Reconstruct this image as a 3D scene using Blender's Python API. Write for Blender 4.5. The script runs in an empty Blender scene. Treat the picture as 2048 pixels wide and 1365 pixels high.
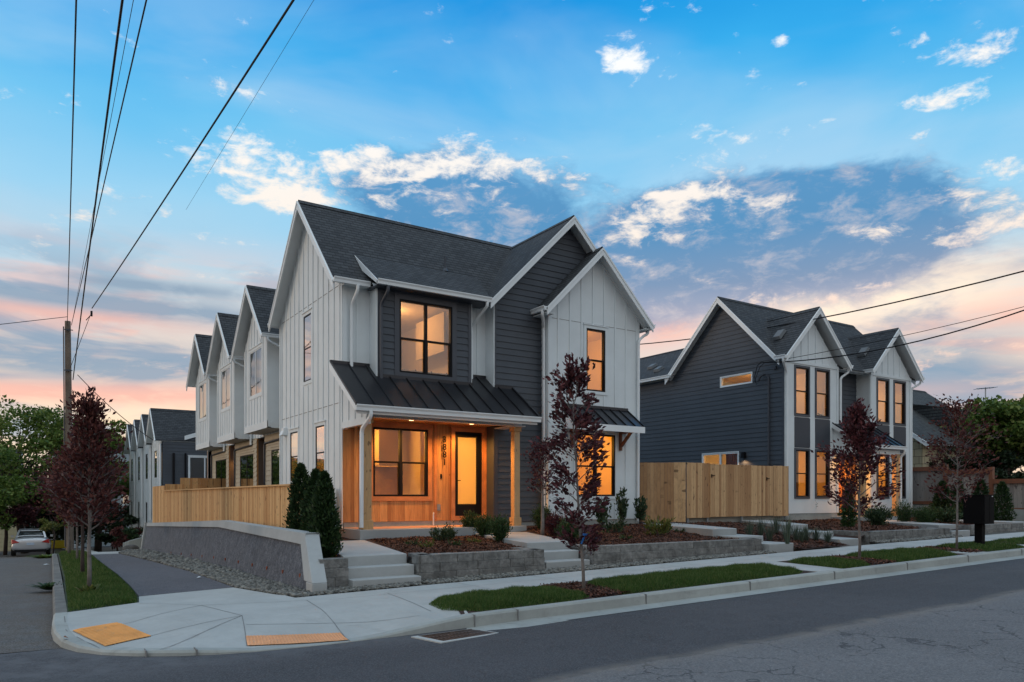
import bpy, math, random
import numpy as np
from mathutils import Vector, Matrix
from mathutils.geometry import delaunay_2d_cdt

sc = bpy.context.scene
C = sc.collection
R = math.radians
# ------------------------------------------------------------------ camera
FPX = 1489.0; HOR = 995.0; CAMZ = 1.5
cd = bpy.data.cameras.new("camera"); cam = bpy.data.objects.new("camera", cd); C.objects.link(cam)
sc.camera = cam
cd.sensor_width = 36.0; cd.sensor_fit = 'HORIZONTAL'
cd.lens = FPX/2048*36.0
cd.shift_y = (HOR-682.5)/2048
cd.clip_start = .05; cd.clip_end = 2000
cam.location = (0, 0, CAMZ)
AZ = math.atan2(.5476, .8367)
cam.rotation_euler = (R(90), 0, -AZ)
# ------------------------------------------------------------------ render / colour
sc.view_settings.view_transform = 'Standard'; sc.view_settings.look = 'None'
sc.view_settings.exposure = 0.15; sc.view_settings.gamma = 1.0
sc.cycles.use_denoising = True
sc.cycles.max_bounces = 7; sc.cycles.diffuse_bounces = 3; sc.cycles.transparent_max_bounces = 12
sc.cycles.sample_clamp_indirect = 4.0
sc.cycles.caustics_reflective = False; sc.cycles.caustics_refractive = False

def lin(r, g, b):
    f = lambda c: ((c/255+.055)/1.055)**2.4 if c/255 > .04045 else c/255/12.92
    return (f(r), f(g), f(b), 1)

# ------------------------------------------------------------------ world
W = bpy.data.worlds.new("World"); sc.world = W; W.use_nodes = True
nt = W.node_tree; nt.nodes.clear()
class NB:
    """tiny node expression helper"""
    def __init__(s, nt): s.nt = nt
    def n(s, t, **kw):
        nd = s.nt.nodes.new(t)
        for k, v in kw.items(): setattr(nd, k, v)
        return nd
    def put(s, inp, v):
        if isinstance(v, bpy.types.NodeSocket): s.nt.links.new(v, inp)
        elif v is not None: inp.default_value = v
    def m(s, op, a, b=None, c=None, clamp=False):
        nd = s.n('ShaderNodeMath', operation=op, use_clamp=clamp)
        s.put(nd.inputs[0], a)
        if b is not None: s.put(nd.inputs[1], b)
        if c is not None: s.put(nd.inputs[2], c)
        return nd.outputs[0]
    def vec(s, x, y, z=0.0):
        nd = s.n('ShaderNodeCombineXYZ')
        for i, v in enumerate((x, y, z)): s.put(nd.inputs[i], v)
        return nd.outputs[0]
    def sep(s, v):
        nd = s.n('ShaderNodeSeparateXYZ'); s.put(nd.inputs[0], v); return nd.outputs
    def noise(s, v, scale, detail=4, rough=.5, dist=0.0, dim='3D', out='Fac'):
        nd = s.n('ShaderNodeTexNoise', noise_dimensions=dim)
        if v is not None: s.put(nd.inputs['Vector'], v)
        nd.inputs['Scale'].default_value = scale; nd.inputs['Detail'].default_value = detail
        nd.inputs['Roughness'].default_value = rough; nd.inputs['Distortion'].default_value = dist
        return nd.outputs[out]
    def mix(s, f, a, b, blend='MIX'):
        nd = s.n('ShaderNodeMix', data_type='RGBA', blend_type=blend)
        s.put(nd.inputs[0], f); s.put(nd.inputs[6], a); s.put(nd.inputs[7], b)
        return nd.outputs[2]
    def ramp(s, f, stops, interp='LINEAR'):
        nd = s.n('ShaderNodeValToRGB'); cr = nd.color_ramp; cr.interpolation = interp
        while len(cr.elements) > 1: cr.elements.remove(cr.elements[-1])
        for i, (p, c) in enumerate(stops):
            e = cr.elements[0] if i == 0 else cr.elements.new(p)
            e.position = p; e.color = c
        s.put(nd.inputs[0], f); return nd.outputs[0]
    def ss(s, x, a, b):
        nd = s.n('ShaderNodeMapRange', interpolation_type='SMOOTHSTEP')
        s.put(nd.inputs[0], x); nd.inputs[1].default_value = a; nd.inputs[2].default_value = b
        return nd.outputs[0]

B = NB(nt)
tc = B.n('ShaderNodeTexCoord').outputs['Generated']
nrm = B.n('ShaderNodeVectorMath', operation='NORMALIZE'); B.put(nrm.inputs[0], tc)
dx, dy, dz = B.sep(nrm.outputs[0])
el = B.m('MULTIPLY', B.m('ARCSINE', dz), 57.2958)          # degrees
az = B.m('MULTIPLY', B.m('ARCTAN2', dx, dy), 57.2958)      # degrees, 0 = +Y
def azel(u, v):
    k = (u-1024)/FPX
    a = math.degrees(AZ+math.atan(k)); e = math.degrees(math.atan((HOR-v)/FPX*math.cos(math.atan(k))))
    return a, e
wob = B.m('MULTIPLY', B.m('SUBTRACT', B.noise(B.vec(B.m('MULTIPLY', az, .05), B.m('MULTIPLY', el, .12)), 1.0, 3), .5), 7.0)
elw = B.m('ADD', el, wob)
base = B.ramp(B.m('DIVIDE', B.m('MAXIMUM', elw, 0.0), 60.0, clamp=True), [
    (0/60, lin(238, 196, 158)), (4/60, lin(252, 220, 180)), (8/60, lin(244, 212, 186)), (12/60, lin(212, 206, 202)), (16/60, lin(172, 202, 220)),
    (20/60, lin(146, 200, 230)), (25/60, lin(104, 186, 230)), (29/60, lin(48, 164, 226)), (34/60, lin(8, 142, 216)),
    (1.0, lin(8, 120, 200))])
# stratus streaks low in the sky
v1 = B.vec(B.m('MULTIPLY', az, .045), B.m('MULTIPLY', el, .22))
n1 = B.noise(v1, 1.3, 6, .55, .6)
n2 = B.noise(B.vec(B.m('MULTIPLY', az, .06), B.m('MULTIPLY', el, .33), 5.0), 1.5, 6, .55, .5)
low = B.m('MULTIPLY', B.ss(el, 19, 12), B.ss(el, 1.0, 4.5))
col = B.mix(B.m('MULTIPLY', B.m('MULTIPLY', B.ss(n2, .48, .64), low), .6), base, lin(250, 188, 166))
col = B.mix(B.m('MULTIPLY', B.m('MULTIPLY', B.ss(n1, .47, .58), low), .85), col, lin(126, 150, 176))
# brushed veil of thin cloud higher up
v3 = B.noise(B.vec(B.m('MULTIPLY', az, .035), B.m('MULTIPLY', el, .09), 9.0), 1.2, 5, .5, .4)
col = B.mix(B.m('MULTIPLY', B.m('MULTIPLY', B.ss(v3, .42, .72), B.ss(el, 40, 26)), .38), col, lin(190, 212, 230))
# cumulus
fine0 = B.noise(B.vec(B.m('MULTIPLY', az, .12), B.m('MULTIPLY', el, .4), 7.0), 1.2, 6, .6, .4)
def blob(u, v, sa, se, amp):
    a, e = azel(u, v)
    q = B.m('ADD', B.m('POWER', B.m('ABSOLUTE', B.m('DIVIDE', B.m('SUBTRACT', az, a), sa)), 2.0),
            B.m('POWER', B.m('ABSOLUTE', B.m('DIVIDE', B.m('SUBTRACT', el, e), se)), 2.0))
    return B.m('MULTIPLY', B.m('EXPONENT', B.m('MULTIPLY', q, -1.0)), amp)
def total(bl):
    t = blob(*bl[0])
    for b in bl[1:]: t = B.m('ADD', t, blob(*b))
    return t
glow = total([(1640, 630, 9, 2.2, 1.0), (330, 790, 8, 1.6, .8), (1900, 560, 6, 2.0, .6)])
col = B.mix(B.m('MULTIPLY', glow, B.ss(fine0, .25, .6), clamp=True), col, lin(255, 234, 210))
cv = B.vec(B.m('MULTIPLY', az, .08), B.m('MULTIPLY', el, .17), 2.0)
fb = B.noise(cv, 1.6, 9, .62, .35)
fine = B.noise(B.vec(B.m('MULTIPLY', az, .20), B.m('MULTIPLY', el, .42), 4.0), 1.8, 9, .65, .3)
# white broken edges
wb = total([(560, 380, 6, 1.9, .24), (760, 320, 8, 1.3, .27), (1010, 345, 5, 1.5, .25), (700, 410, 7, 1.4, .20), (1370, 385, 4.5, 1.5, .27),
            (1250, 118, 2.0, 1.1, .34), (1560, 80, .9, .4, .30), (1800, 205, 1.3, .6, .30), (1900, 205, 1.9, .8, .30), (1460, 290, 4, .9, .22), (1330, 20, 3, .7, .24),
            (1290, 470, 4, 2.0, .22), (1940, 440, 6, 2.2, .22), (1690, 480, 4, 1.6, .14), (1560, 600, 6, 1.0, .2), (1120, 410, 4, 1.4, .18), (2010, 335, 4, .8, .24), (480, 320, 3.5, 1.0, .22)])
dens = B.m('ADD', B.m('ADD', B.m('MULTIPLY', B.m('SUBTRACT', fb, .5), 1.5), B.m('MULTIPLY', B.m('SUBTRACT', fine, .5), 1.5)), B.m('MULTIPLY', wb, 1.30))
# blue-grey bodies
db = total([(880, 385, 9, 2.6, .42), (960, 440, 7, 2.2, .34), (1500, 455, 9, 3.0, .46), (1730, 480, 7, 2.8, .38), (1420, 520, 12, 3.2, .44), (1600, 400, 6, 1.4, .42), (1380, 420, 4, 1.4, .3), (1280, 600, 7, 2.5, .34)])
dk = B.m('ADD', B.m('ADD', B.m('MULTIPLY', fb, .7), B.m('MULTIPLY', fine, .25)), db)
darkcol = B.ramp(B.m('DIVIDE', el, 30.0, clamp=True), [(9/30, lin(184, 164, 172)), (12.5/30, lin(172, 168, 184)), (15.5/30, lin(118, 142, 174)), (19/30, lin(76, 134, 180)), (1.0, lin(84, 150, 200))])
darkcol = B.mix(B.m('MULTIPLY', B.ss(fine, .44, .70), .55), darkcol, lin(206, 196, 198))
bn = B.m('ADD', .35, B.m('MULTIPLY', B.ss(fine0, .3, .6), .9))
bands = total([(110, 590, 13, .75, .95), (300, 572, 8, .5, .85), (90, 700, 10, 1.7, .95), (290, 738, 7, .9, .85), (1900, 690, 4, 1.0, .85), (1960, 762, 7, 1.0, .85), (1850, 735, 4, .7, .7), (420, 640, 6, .7, .5)])
pinks = total([(150, 632, 9, .7, .8), (380, 785, 8, .7, .9), (70, 785, 10, .6, .9), (1310, 655, 4, 1.5, .8), (1960, 640, 6, .8, .6), (1830, 780, 6, .5, .7)])
col = B.mix(B.m('MULTIPLY', pinks, bn, clamp=True), col, lin(247, 186, 166))
col = B.mix(B.m('MULTIPLY', B.m('MULTIPLY', bands, bn, clamp=True), .9), col, lin(132, 154, 176))
front = B.ss(B.m('ADD', B.m('MULTIPLY', dx, .5476), B.m('MULTIPLY', dy, .8367)), .3, .5)
col = B.mix(B.m('MULTIPLY', B.m('MULTIPLY', B.ss(dk, .55, .78), front), .95), col, darkcol)
col = B.mix(B.m('MULTIPLY', B.m('MULTIPLY', B.ss(dens, .20, .58), front), .95), col, B.ramp(B.m('DIVIDE', el, 30.0, clamp=True), [(.35, lin(255, 214, 190)), (.6, lin(246, 232, 218)), (1, lin(246, 246, 244))]))
# the other half of the sky (behind the viewer): broad, paler and brighter, after sunset
back = B.ss(B.m('ADD', B.m('MULTIPLY', dx, .5476), B.m('MULTIPLY', dy, .8367)), .25, -.35)
backcol = B.ramp(B.m('DIVIDE', B.m('MAXIMUM', el, 0.0), 90.0, clamp=True), [(0, (.36, .37, .38, 1)), (.10, (.66, .56, .50, 1)), (.24, (.66, .64, .62, 1)), (.36, (.60, .70, .76, 1)), (1, (.62, .76, .88, 1))])
col = B.mix(B.m('MULTIPLY', back, .9), col, backcol)
col = B.mix(B.ss(el, .5, -3.0), col, (.12, .13, .13, 1))
zen = B.ss(el, 38, 62)
col = B.mix(zen, col, (.72, .84, .92, 1))
sky = B.n('ShaderNodeTexSky', sky_type='NISHITA'); sky.sun_disc = False
SUN_EL, SUN_AZ = 7.0, -58.0
sky.sun_elevation = R(SUN_EL); sky.sun_rotation = R(SUN_AZ)
bg1 = B.n('ShaderNodeBackground'); B.put(bg1.inputs[0], col); bg1.inputs[1].default_value = 1.0
bg2 = B.n('ShaderNodeBackground'); B.put(bg2.inputs[0], sky.outputs[0]); bg2.inputs[1].default_value = .01
ad = B.n('ShaderNodeAddShader'); nt.links.new(bg1.outputs[0], ad.inputs[0]); nt.links.new(bg2.outputs[0], ad.inputs[1])
wo = B.n('ShaderNodeOutputWorld'); nt.links.new(ad.outputs[0], wo.inputs[0])
W.cycles.sampling_method = 'MANUAL'; W.cycles.sample_map_resolution = 512
# ------------------------------------------------------------------ sun (already on the horizon, broad and weak)
sl = bpy.data.lights.new("sun", 'SUN'); sl.energy = .5; sl.angle = R(14); sl.color = (1, .74, .52)
so = bpy.data.objects.new("sun", sl); C.objects.link(so)
sd = Vector((math.sin(R(SUN_AZ))*math.cos(R(SUN_EL)), math.cos(R(SUN_AZ))*math.cos(R(SUN_EL)), math.sin(R(SUN_EL))))
so.rotation_euler = sd.to_track_quat('Z', 'Y').to_euler(); so.location = (-20, 10, 20)

# ================================================================== helpers
def ray(u, v, d):
    k = (u-1024)/FPX
    return Vector(((.5476+.8367*k)*d, (.8367-.5476*k)*d, CAMZ+(HOR-v)/FPX*d))
def tag(o, label=None, cat=None, group=None, kind=None):
    if label: o['label'] = label
    if cat: o['category'] = cat
    if group: o['group'] = group
    if kind: o['kind'] = kind
    return o
ORG = {}
def thing(name, label, cat, loc=(0, 0, 0), group=None):
    o = bpy.data.objects.new(name, None); C.objects.link(o); o.location = loc; o.empty_display_size = .3
    ORG[o.name] = Vector(loc); return tag(o, label, cat, group)
def link(name, me, parent=None):
    o = bpy.data.objects.new(name, me); C.objects.link(o)
    if parent is not None:
        o.parent = parent; o.location = -ORG[parent.name]
        ORG[o.name] = Vector((0, 0, 0))
    else: ORG[o.name] = Vector((0, 0, 0))
    return o
def copy_tree(o, loc=None, parent=None, rot=None, scale=None, **tg):
    c = o.copy(); C.objects.link(c)
    if parent is not None:
        c.parent = parent
    if loc is not None: c.location = loc
    if rot is not None: c.rotation_euler.z = rot
    if scale is not None: c.scale = (scale,)*3
    for k, v in tg.items(): c[k] = v
    for ch in [x for x in C.objects if x.parent == o]: copy_tree(ch, None, c)
    return c

class MB:
    def __init__(s): s.v = []; s.f = []
    def poly(s, pts):
        i = len(s.v); s.v += [tuple(p) for p in pts]; s.f.append(tuple(range(i, i+len(pts)))); return s
    def box(s, x0, x1, y0, y1, z0, z1):
        return s.hexa([(x0,y0,z0),(x1,y0,z0),(x1,y1,z0),(x0,y1,z0)], [(x0,y0,z1),(x1,y0,z1),(x1,y1,z1),(x0,y1,z1)])
    def hexa(s, bot, top):
        i = len(s.v); n = len(bot); s.v += [tuple(p) for p in bot]+[tuple(p) for p in top]
        s.f.append(tuple(i+j for j in reversed(range(n)))); s.f.append(tuple(i+n+j for j in range(n)))
        for j in range(n): s.f.append((i+j, i+(j+1) % n, i+n+(j+1) % n, i+n+j))
        return s
    def slab(s, pts, off):
        off = Vector(off); return s.hexa([Vector(p)+off for p in pts], pts)
    def beam(s, a, b, w, h, up=(0, 0, 1)):
        a = Vector(a); b = Vector(b); d = (b-a).normalized(); up = Vector(up)
        sd_ = d.cross(up)
        if sd_.length < 1e-4: sd_ = d.cross(Vector((0, 1, 0)))
        sd_.normalize(); u = sd_.cross(d).normalized()
        q = lambda p: [p-sd_*w/2-u*h/2, p+sd_*w/2-u*h/2, p+sd_*w/2+u*h/2, p-sd_*w/2+u*h/2]
        return s.hexa(q(a), q(b))
    def tube(s, pts, rad, n=8, caps=True):
        pts = [Vector(p) for p in pts]
        if not hasattr(rad, '__len__'): rad = [rad]*len(pts)
        prev = None; rings = []
        ref = Vector((0, 0, 1)) if abs((pts[-1]-pts[0]).normalized().z) < .9 else Vector((0, 1, 0))
        for i, p in enumerate(pts):
            t = (pts[min(i+1, len(pts)-1)]-pts[max(i-1, 0)]).normalized()
            a = t.cross(ref)
            if a.length < 1e-3: a = t.cross(Vector((1, .1, 0)))
            a.normalize(); b = t.cross(a).normalized()
            i0 = len(s.v)
            for j in range(n):
                th = 2*math.pi*j/n
                s.v.append(tuple(p+a*math.cos(th)*rad[i]+b*math.sin(th)*rad[i]))
            rings.append(i0)
        for r0, r1 in zip(rings, rings[1:]):
            for j in range(n): s.f.append((r0+j, r0+(j+1) % n, r1+(j+1) % n, r1+j))
        if caps:
            s.f.append(tuple(rings[0]+j for j in reversed(range(n)))); s.f.append(tuple(rings[-1]+j for j in range(n)))
        return s
    def build(s, name, mat, parent=None, smooth=False, bevel=0, uv=True):
        me = bpy.data.meshes.new(name); me.from_pydata(s.v, [], s.f); me.update()
        if uv: auto_uv(me)
        me.materials.append(mat)
        if smooth: me.polygons.foreach_set('use_smooth', [True]*len(me.polygons))
        o = link(name, me, parent)
        if bevel:
            md = o.modifiers.new('bevel', 'BEVEL'); md.width = bevel; md.segments = 2; md.limit_method = 'ANGLE'; md.angle_limit = R(40)
        return o
def auto_uv(me):
    uvl = me.uv_layers.new(name='uv'); dat = []
    vs = me.vertices
    for p in me.polygons:
        n = p.normal
        if n.z < 0: n = -n
        t = Vector((0, 0, 1)).cross(n)
        if t.length < .08: t = Vector((1, 0, 0)); b = Vector((0, 1, 0))
        else:
            t.normalize()
            if t.x+t.y*.9 < 0: t = -t
            b = n.cross(t); b.normalize()
            if b.z < 0: b = -b
        for vi in p.vertices:
            c = vs[vi].co; dat += [c.dot(t), c.dot(b)]
    uvl.data.foreach_set('uv', dat)
def fast_mesh(name, verts, faces_n, k, mat, parent=None, smooth=False):
    """verts (N,3); consecutive groups of k verts = one face"""
    me = bpy.data.meshes.new(name); N = len(verts)
    me.vertices.add(N); me.vertices.foreach_set('co', np.asarray(verts, dtype=np.float32).ravel())
    nf = N//k
    me.loops.add(N); me.loops.foreach_set('vertex_index', np.arange(N, dtype=np.int32))
    me.polygons.add(nf); me.polygons.foreach_set('loop_start', np.arange(0, N, k, dtype=np.int32))
    me.update(calc_edges=True); me.materials.append(mat)
    return link(name, me, parent)
def fast_mesh_idx(name, verts, faces, mat, parent=None, smooth=False):
    me = bpy.data.meshes.new(name); faces = np.asarray(faces, dtype=np.int32); k = faces.shape[1]
    me.vertices.add(len(verts)); me.vertices.foreach_set('co', np.asarray(verts, dtype=np.float32).ravel())
    me.loops.add(faces.size); me.loops.foreach_set('vertex_index', faces.ravel())
    me.polygons.add(len(faces)); me.polygons.foreach_set('loop_start', np.arange(0, faces.size, k, dtype=np.int32))
    if smooth: me.polygons.foreach_set('use_smooth', [True]*len(faces))
    me.update(calc_edges=True); me.materials.append(mat)
    return link(name, me, parent)

# ------------------------------------------------------------------ materials
def newmat(name):
    m = bpy.data.materials.new(name); m.use_nodes = True; t = m.node_tree
    b = NB(t); p = t.nodes['Principled BSDF']; return m, b, p
def pbr(name, col, rough=.75, var=.12, vs=2.0, bump=0.0, bs=60.0, metal=0.0, island=0.0, spec=None, var2=0.0, vs2=25.0, dirt=None):
    m, b, p = newmat(name)
    pos = b.n('ShaderNodeNewGeometry').outputs['Position']
    c = tuple(col)+((1,) if len(col) == 3 else ())
    out = c
    if var:
        n = b.noise(pos, vs, 6, .6)
        out = b.mix(b.ss(n, .3, .7), tuple(x*(1-var) for x in c[:3])+(1,), tuple(min(1, x*(1+var)) for x in c[:3])+(1,))
    if var2:
        n = b.noise(pos, vs2, 4, .7)
        out = b.mix(b.m('MULTIPLY', b.ss(n, .35, .75), var2), out, tuple(x*.45 for x in c[:3])+(1,))
    if dirt:
        n = b.noise(pos, dirt[1], 5, .7, .8)
        out = b.mix(b.m('MULTIPLY', b.ss(n, .55, .75), dirt[2]), out, tuple(dirt[0])+(1,))
    if island:
        ri = b.n('ShaderNodeNewGeometry').outputs['Random Per Island']
        h = b.n('ShaderNodeHueSaturation'); b.put(h.inputs['Color'], out)
        b.put(h.inputs['Value'], b.m('ADD', b.m('MULTIPLY', ri, island*2), 1-island)); out = h.outputs[0]
    b.put(p.inputs['Base Color'], out); p.inputs['Roughness'].default_value = rough; p.inputs['Metallic'].default_value = metal
    if spec is not None: p.inputs['Specular IOR Level'].default_value = spec
    if bump:
        bn = b.n('ShaderNodeBump'); bn.inputs['Strength'].default_value = bump; bn.inputs['Distance'].default_value = .02
        b.put(bn.inputs['Height'], b.noise(pos, bs, 6, .65)); b.put(p.inputs['Normal'], bn.outputs[0])
    return m
def uvco(b):
    return b.n('ShaderNodeUVMap', uv_map='uv').outputs[0]
def shingle_mat(name, c1, c2):
    m, b, p = newmat(name); uv = uvco(b)
    br = b.n('ShaderNodeTexBrick', offset=.5, squash=1.0)
    b.put(br.inputs['Vector'], uv); br.inputs['Scale'].default_value = 1.0
    br.inputs['Brick Width'].default_value = .20; br.inputs['Row Height'].default_value = .142
    br.inputs['Mortar Size'].default_value = .010; br.inputs['Mortar Smooth'].default_value = .2; br.inputs['Bias'].default_value = 0
    br.inputs['Color1'].default_value = c1; br.inputs['Color2'].default_value = c2; br.inputs['Mortar'].default_value = tuple(x*.4 for x in c1[:3])+(1,)
    n = b.noise(uv, 1.1, 6, .65); n2 = b.noise(uv, 160, 3, .7)
    c = b.mix(b.m('MULTIPLY', b.ss(n, .35, .7), .1), br.outputs[0], tuple(x*1.5 for x in c2[:3])+(1,))
    c = b.mix(b.m('MULTIPLY', n2, .5), c, tuple(x*.5 for x in c1[:3])+(1,))
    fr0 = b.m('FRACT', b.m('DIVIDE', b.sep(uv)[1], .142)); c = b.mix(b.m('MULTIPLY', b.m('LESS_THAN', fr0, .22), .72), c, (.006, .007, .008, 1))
    b.put(p.inputs['Base Color'], c); p.inputs['Roughness'].default_value = .92
    bn = b.n('ShaderNodeBump'); bn.inputs['Strength'].default_value = .6; bn.inputs['Distance'].default_value = .012
    fr = b.m('FRACT', b.m('DIVIDE', b.sep(uv)[1], .142))
    b.put(bn.inputs['Height'], b.m('ADD', b.m('ADD', b.m('MULTIPLY', fr, -.8), b.m('MULTIPLY', n2, .3)), b.m('MULTIPLY', br.outputs[1], -.6)))
    b.put(p.inputs['Normal'], bn.outputs[0]); return m
def plank_mat(name, c1, c2, w=.11, rough=.6, vertical=True):
    m, b, p = newmat(name); uv = uvco(b); x, y, z = b.sep(uv)
    a, along = (x, y) if vertical else (y, x)
    idx = b.m('FLOOR', b.m('DIVIDE', a, w)); fr = b.m('FRACT', b.m('DIVIDE', a, w))
    wn = b.n('ShaderNodeTexWhiteNoise', noise_dimensions='1D'); b.put(wn.inputs['W'], idx)
    grain = b.noise(b.vec(b.m('MULTIPLY', a, 45.0), b.m('MULTIPLY', along, 2.2), b.m('MULTIPLY', idx, 7.3)), 1.0, 6, .65, .9)
    knots = b.noise(b.vec(b.m('MULTIPLY', a, 14.0), b.m('MULTIPLY', along, 5.0), idx), 1.0, 2, .4)
    c = b.mix(wn.outputs[0], c1, c2)
    c = b.mix(b.m('MULTIPLY', b.ss(grain, .42, .72), .55), c, tuple(q*.45 for q in c1[:3])+(1,))
    c = b.mix(b.m('MULTIPLY', b.ss(knots, .72, .80), .7), c, tuple(q*.3 for q in c1[:3])+(1,))
    b.put(p.inputs['Base Color'], c); p.inputs['Roughness'].default_value = rough
    gap = b.m('LESS_THAN', b.m('ABSOLUTE', b.m('SUBTRACT', fr, .5)), .455)
    bn = b.n('ShaderNodeBump'); bn.inputs['Strength'].default_value = .8; bn.inputs['Distance'].default_value = .01
    b.put(bn.inputs['Height'], b.m('ADD', gap, b.m('MULTIPLY', grain, -.15))); b.put(p.inputs['Normal'], bn.outputs[0]); return m
def board_mat(name, c1, c2, grey=.0):
    """loose boards: colour per board, grain along z"""
    m, b, p = newmat(name); g = b.n('ShaderNodeNewGeometry'); x, y, z = b.sep(g.outputs['Position']); ri = g.outputs['Random Per Island']
    h = b.m('ADD', b.m('MULTIPLY', x, 38.0), b.m('MULTIPLY', y, 38.0))
    grain = b.noise(b.vec(h, b.m('MULTIPLY', z, 2.4), b.m('MULTIPLY', ri, 90.0)), 1.0, 6, .65, 1.2)
    kn = b.noise(b.vec(b.m('MULTIPLY', h, .32), b.m('MULTIPLY', z, 5.0), b.m('MULTIPLY', ri, 40.0)), 1.0, 2, .4)
    c = b.mix(b.ss(ri, .1, .9), c1, c2)
    c = b.mix(b.m('MULTIPLY', b.ss(grain, .4, .75), .5), c, tuple(q*.5 for q in c1[:3])+(1,))
    c = b.mix(b.m('MULTIPLY', b.ss(kn, .66, .72), .8), c, tuple(q*.32 for q in c1[:3])+(1,))
    b.put(p.inputs['Base Color'], c); p.inputs['Roughness'].default_value = .8
    bn = b.n('ShaderNodeBump'); bn.inputs['Strength'].default_value = .35; bn.inputs['Distance'].default_value = .006
    b.put(bn.inputs['Height'], b.m('MULTIPLY', grain, -1.0)); b.put(p.inputs['Normal'], bn.outputs[0]); return m
def leaf_mat(name, c1, c2, c3=None, trans=.25):
    m, b, p = newmat(name); ri = b.n('ShaderNodeNewGeometry').outputs['Random Per Island']
    st = [(0, c1), (.6, c2), (1, c3 or c2)]
    c = b.ramp(ri, st); b.put(p.inputs['Base Color'], c); p.inputs['Roughness'].default_value = .55; p.inputs['Specular IOR Level'].default_value = .25
    tr = b.n('ShaderNodeBsdfTranslucent'); b.put(tr.inputs[0], c)
    mx = b.n('ShaderNodeMixShader'); mx.inputs[0].default_value = trans
    t = m.node_tree; out = t.nodes['Material Output']
    t.links.new(p.outputs[0], mx.inputs[1]); t.links.new(tr.outputs[0], mx.inputs[2]); t.links.new(mx.outputs[0], out.inputs[0]); return m
def glass_mat(name, tint=(.95, .95, .95), f0=.10, mul=1.0):
    m, b, p = newmat(name); t = m.node_tree; t.nodes.remove(p)
    tr = b.n('ShaderNodeBsdfTransparent'); tr.inputs[0].default_value = tuple(tint)+(1,)
    gl = b.n('ShaderNodeBsdfGlossy'); gl.inputs['Roughness'].default_value = .02
    bp = b.n('ShaderNodeBump'); bp.inputs['Strength'].default_value = .04; bp.inputs['Distance'].default_value = .05
    b.put(bp.inputs['Height'], b.noise(b.n('ShaderNodeNewGeometry').outputs['Position'], 1.4, 2)); b.put(gl.inputs['Normal'], bp.outputs[0])
    fr = b.n('ShaderNodeFresnel'); fr.inputs[0].default_value = 1.5
    fac = b.m('ADD', b.m('MULTIPLY', fr.outputs[0], mul), f0, clamp=True)
    mx = b.n('ShaderNodeMixShader'); b.put(mx.inputs[0], fac)
    t.links.new(tr.outputs[0], mx.inputs[1]); t.links.new(gl.outputs[0], mx.inputs[2]); t.links.new(mx.outputs[0], t.nodes['Material Output'].inputs[0]); return m
M = {}
M['white'] = pbr('white_paint', (.68, .735, .76), .55, .04, 1.5, .05, 30)
M['trim'] = pbr('white_trim', (.76, .80, .82), .45, .03, 1.5)
M['dark'] = pbr('dark_paint', (.054, .064, .080), .6, .10, 1.2, .06, 40)
M['darktrim'] = pbr('dark_trim', (.05, .058, .075), .5, .05, 1.5)
M['black'] = pbr('black_frame', (.008, .008, .010), .5, .0, spec=.15)
M['shingle'] = shingle_mat('shingle', (.034, .038, .045, 1), (.072, .079, .088, 1))
M['oldshingle'] = shingle_mat('old_shingle', (.05, .055, .058, 1), (.09, .095, .095, 1))
M['metal'] = pbr('standing_seam_metal', (.035, .036, .042), .38, .15, .8, metal=.6)
M['cedar'] = plank_mat('cedar', lin(158, 104, 56), lin(218, 164, 104), .095)
M['cedarsmooth'] = pbr('cedar_board', lin(186, 124, 78), .6, .2, 3, .1, 60)
M['post'] = board_mat('post_wood', lin(196, 160, 116), lin(206, 170, 124))
M['fence'] = board_mat('fence_wood', lin(190, 140, 88), lin(224, 180, 124))
M['fence2'] = board_mat('fence_wood_gate', lin(170, 128, 88), lin(212, 172, 126))
M['oldfence'] = board_mat('weathered_wood', lin(128, 122, 118), lin(156, 150, 144))
M['brownwood'] = pbr('brown_stain', lin(120, 76, 54), .7, .15, 3)
M['conc'] = pbr('concrete', (.40, .41, .40), .85, .08, 1.0, .12, 80, var2=.12, vs2=9, dirt=((.22, .21, .2), 1.6, .35))
M['conc2'] = pbr('concrete_kerb', (.33, .345, .33), .85, .12, 1.3, .2, 90, var2=.15, vs2=12, dirt=((.15, .14, .13), 2.5, .5))
M['conc3'] = pbr('concrete_step', (.36, .375, .375), .85, .08, 1.2, .12, 60, var2=.1, vs2=8)
M['joint'] = pbr('joint', (.19, .19, .19), .9, .2, 3)
M['beige'] = pbr('beige_paint', lin(176, 166, 146), .6, .05, 2)
M['galv'] = pbr('galvanised', (.32, .35, .38), .4, .1, 3, metal=.5)
M['glass'] = glass_mat('window_glass', f0=.04)
M['glassm'] = glass_mat('bay_window_glass', f0=.24)
M['glassu'] = glass_mat('upper_window_glass', f0=.16)
M['glassr'] = glass_mat('window_glass_reflecting', f0=.55)
M['interior'] = pbr('interior_paint', (.80, .62, .36), .7, .03)
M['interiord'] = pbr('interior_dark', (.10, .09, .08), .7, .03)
# ================================================================== ground
def interp(x, xs, ys): return float(np.interp(x, xs, ys))
def S(x): return interp(x, [-40, 3, 18, 26, 60], [0, 0, .2625, .36, .6])
def T(y): return interp(y, [8, 11, 17, 24, 31, 36, 42, 50, 70, 140], [0, .05, -.06, -.28, -.52, -.82, -1.25, -1.65, -2.5, -4.5])
def base_h(x, y):
    if y < 11: return S(x)+.02*(y-8.04)
    if x < (4.35 if y > 11.35 else 3.7): return T(y)
    return S(x)+.06
def road_h(x, y):
    if y < 9: return S(x)-.15+.008*min(0, y-4)*0-.0
    return (T(y)-.15)
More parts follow.
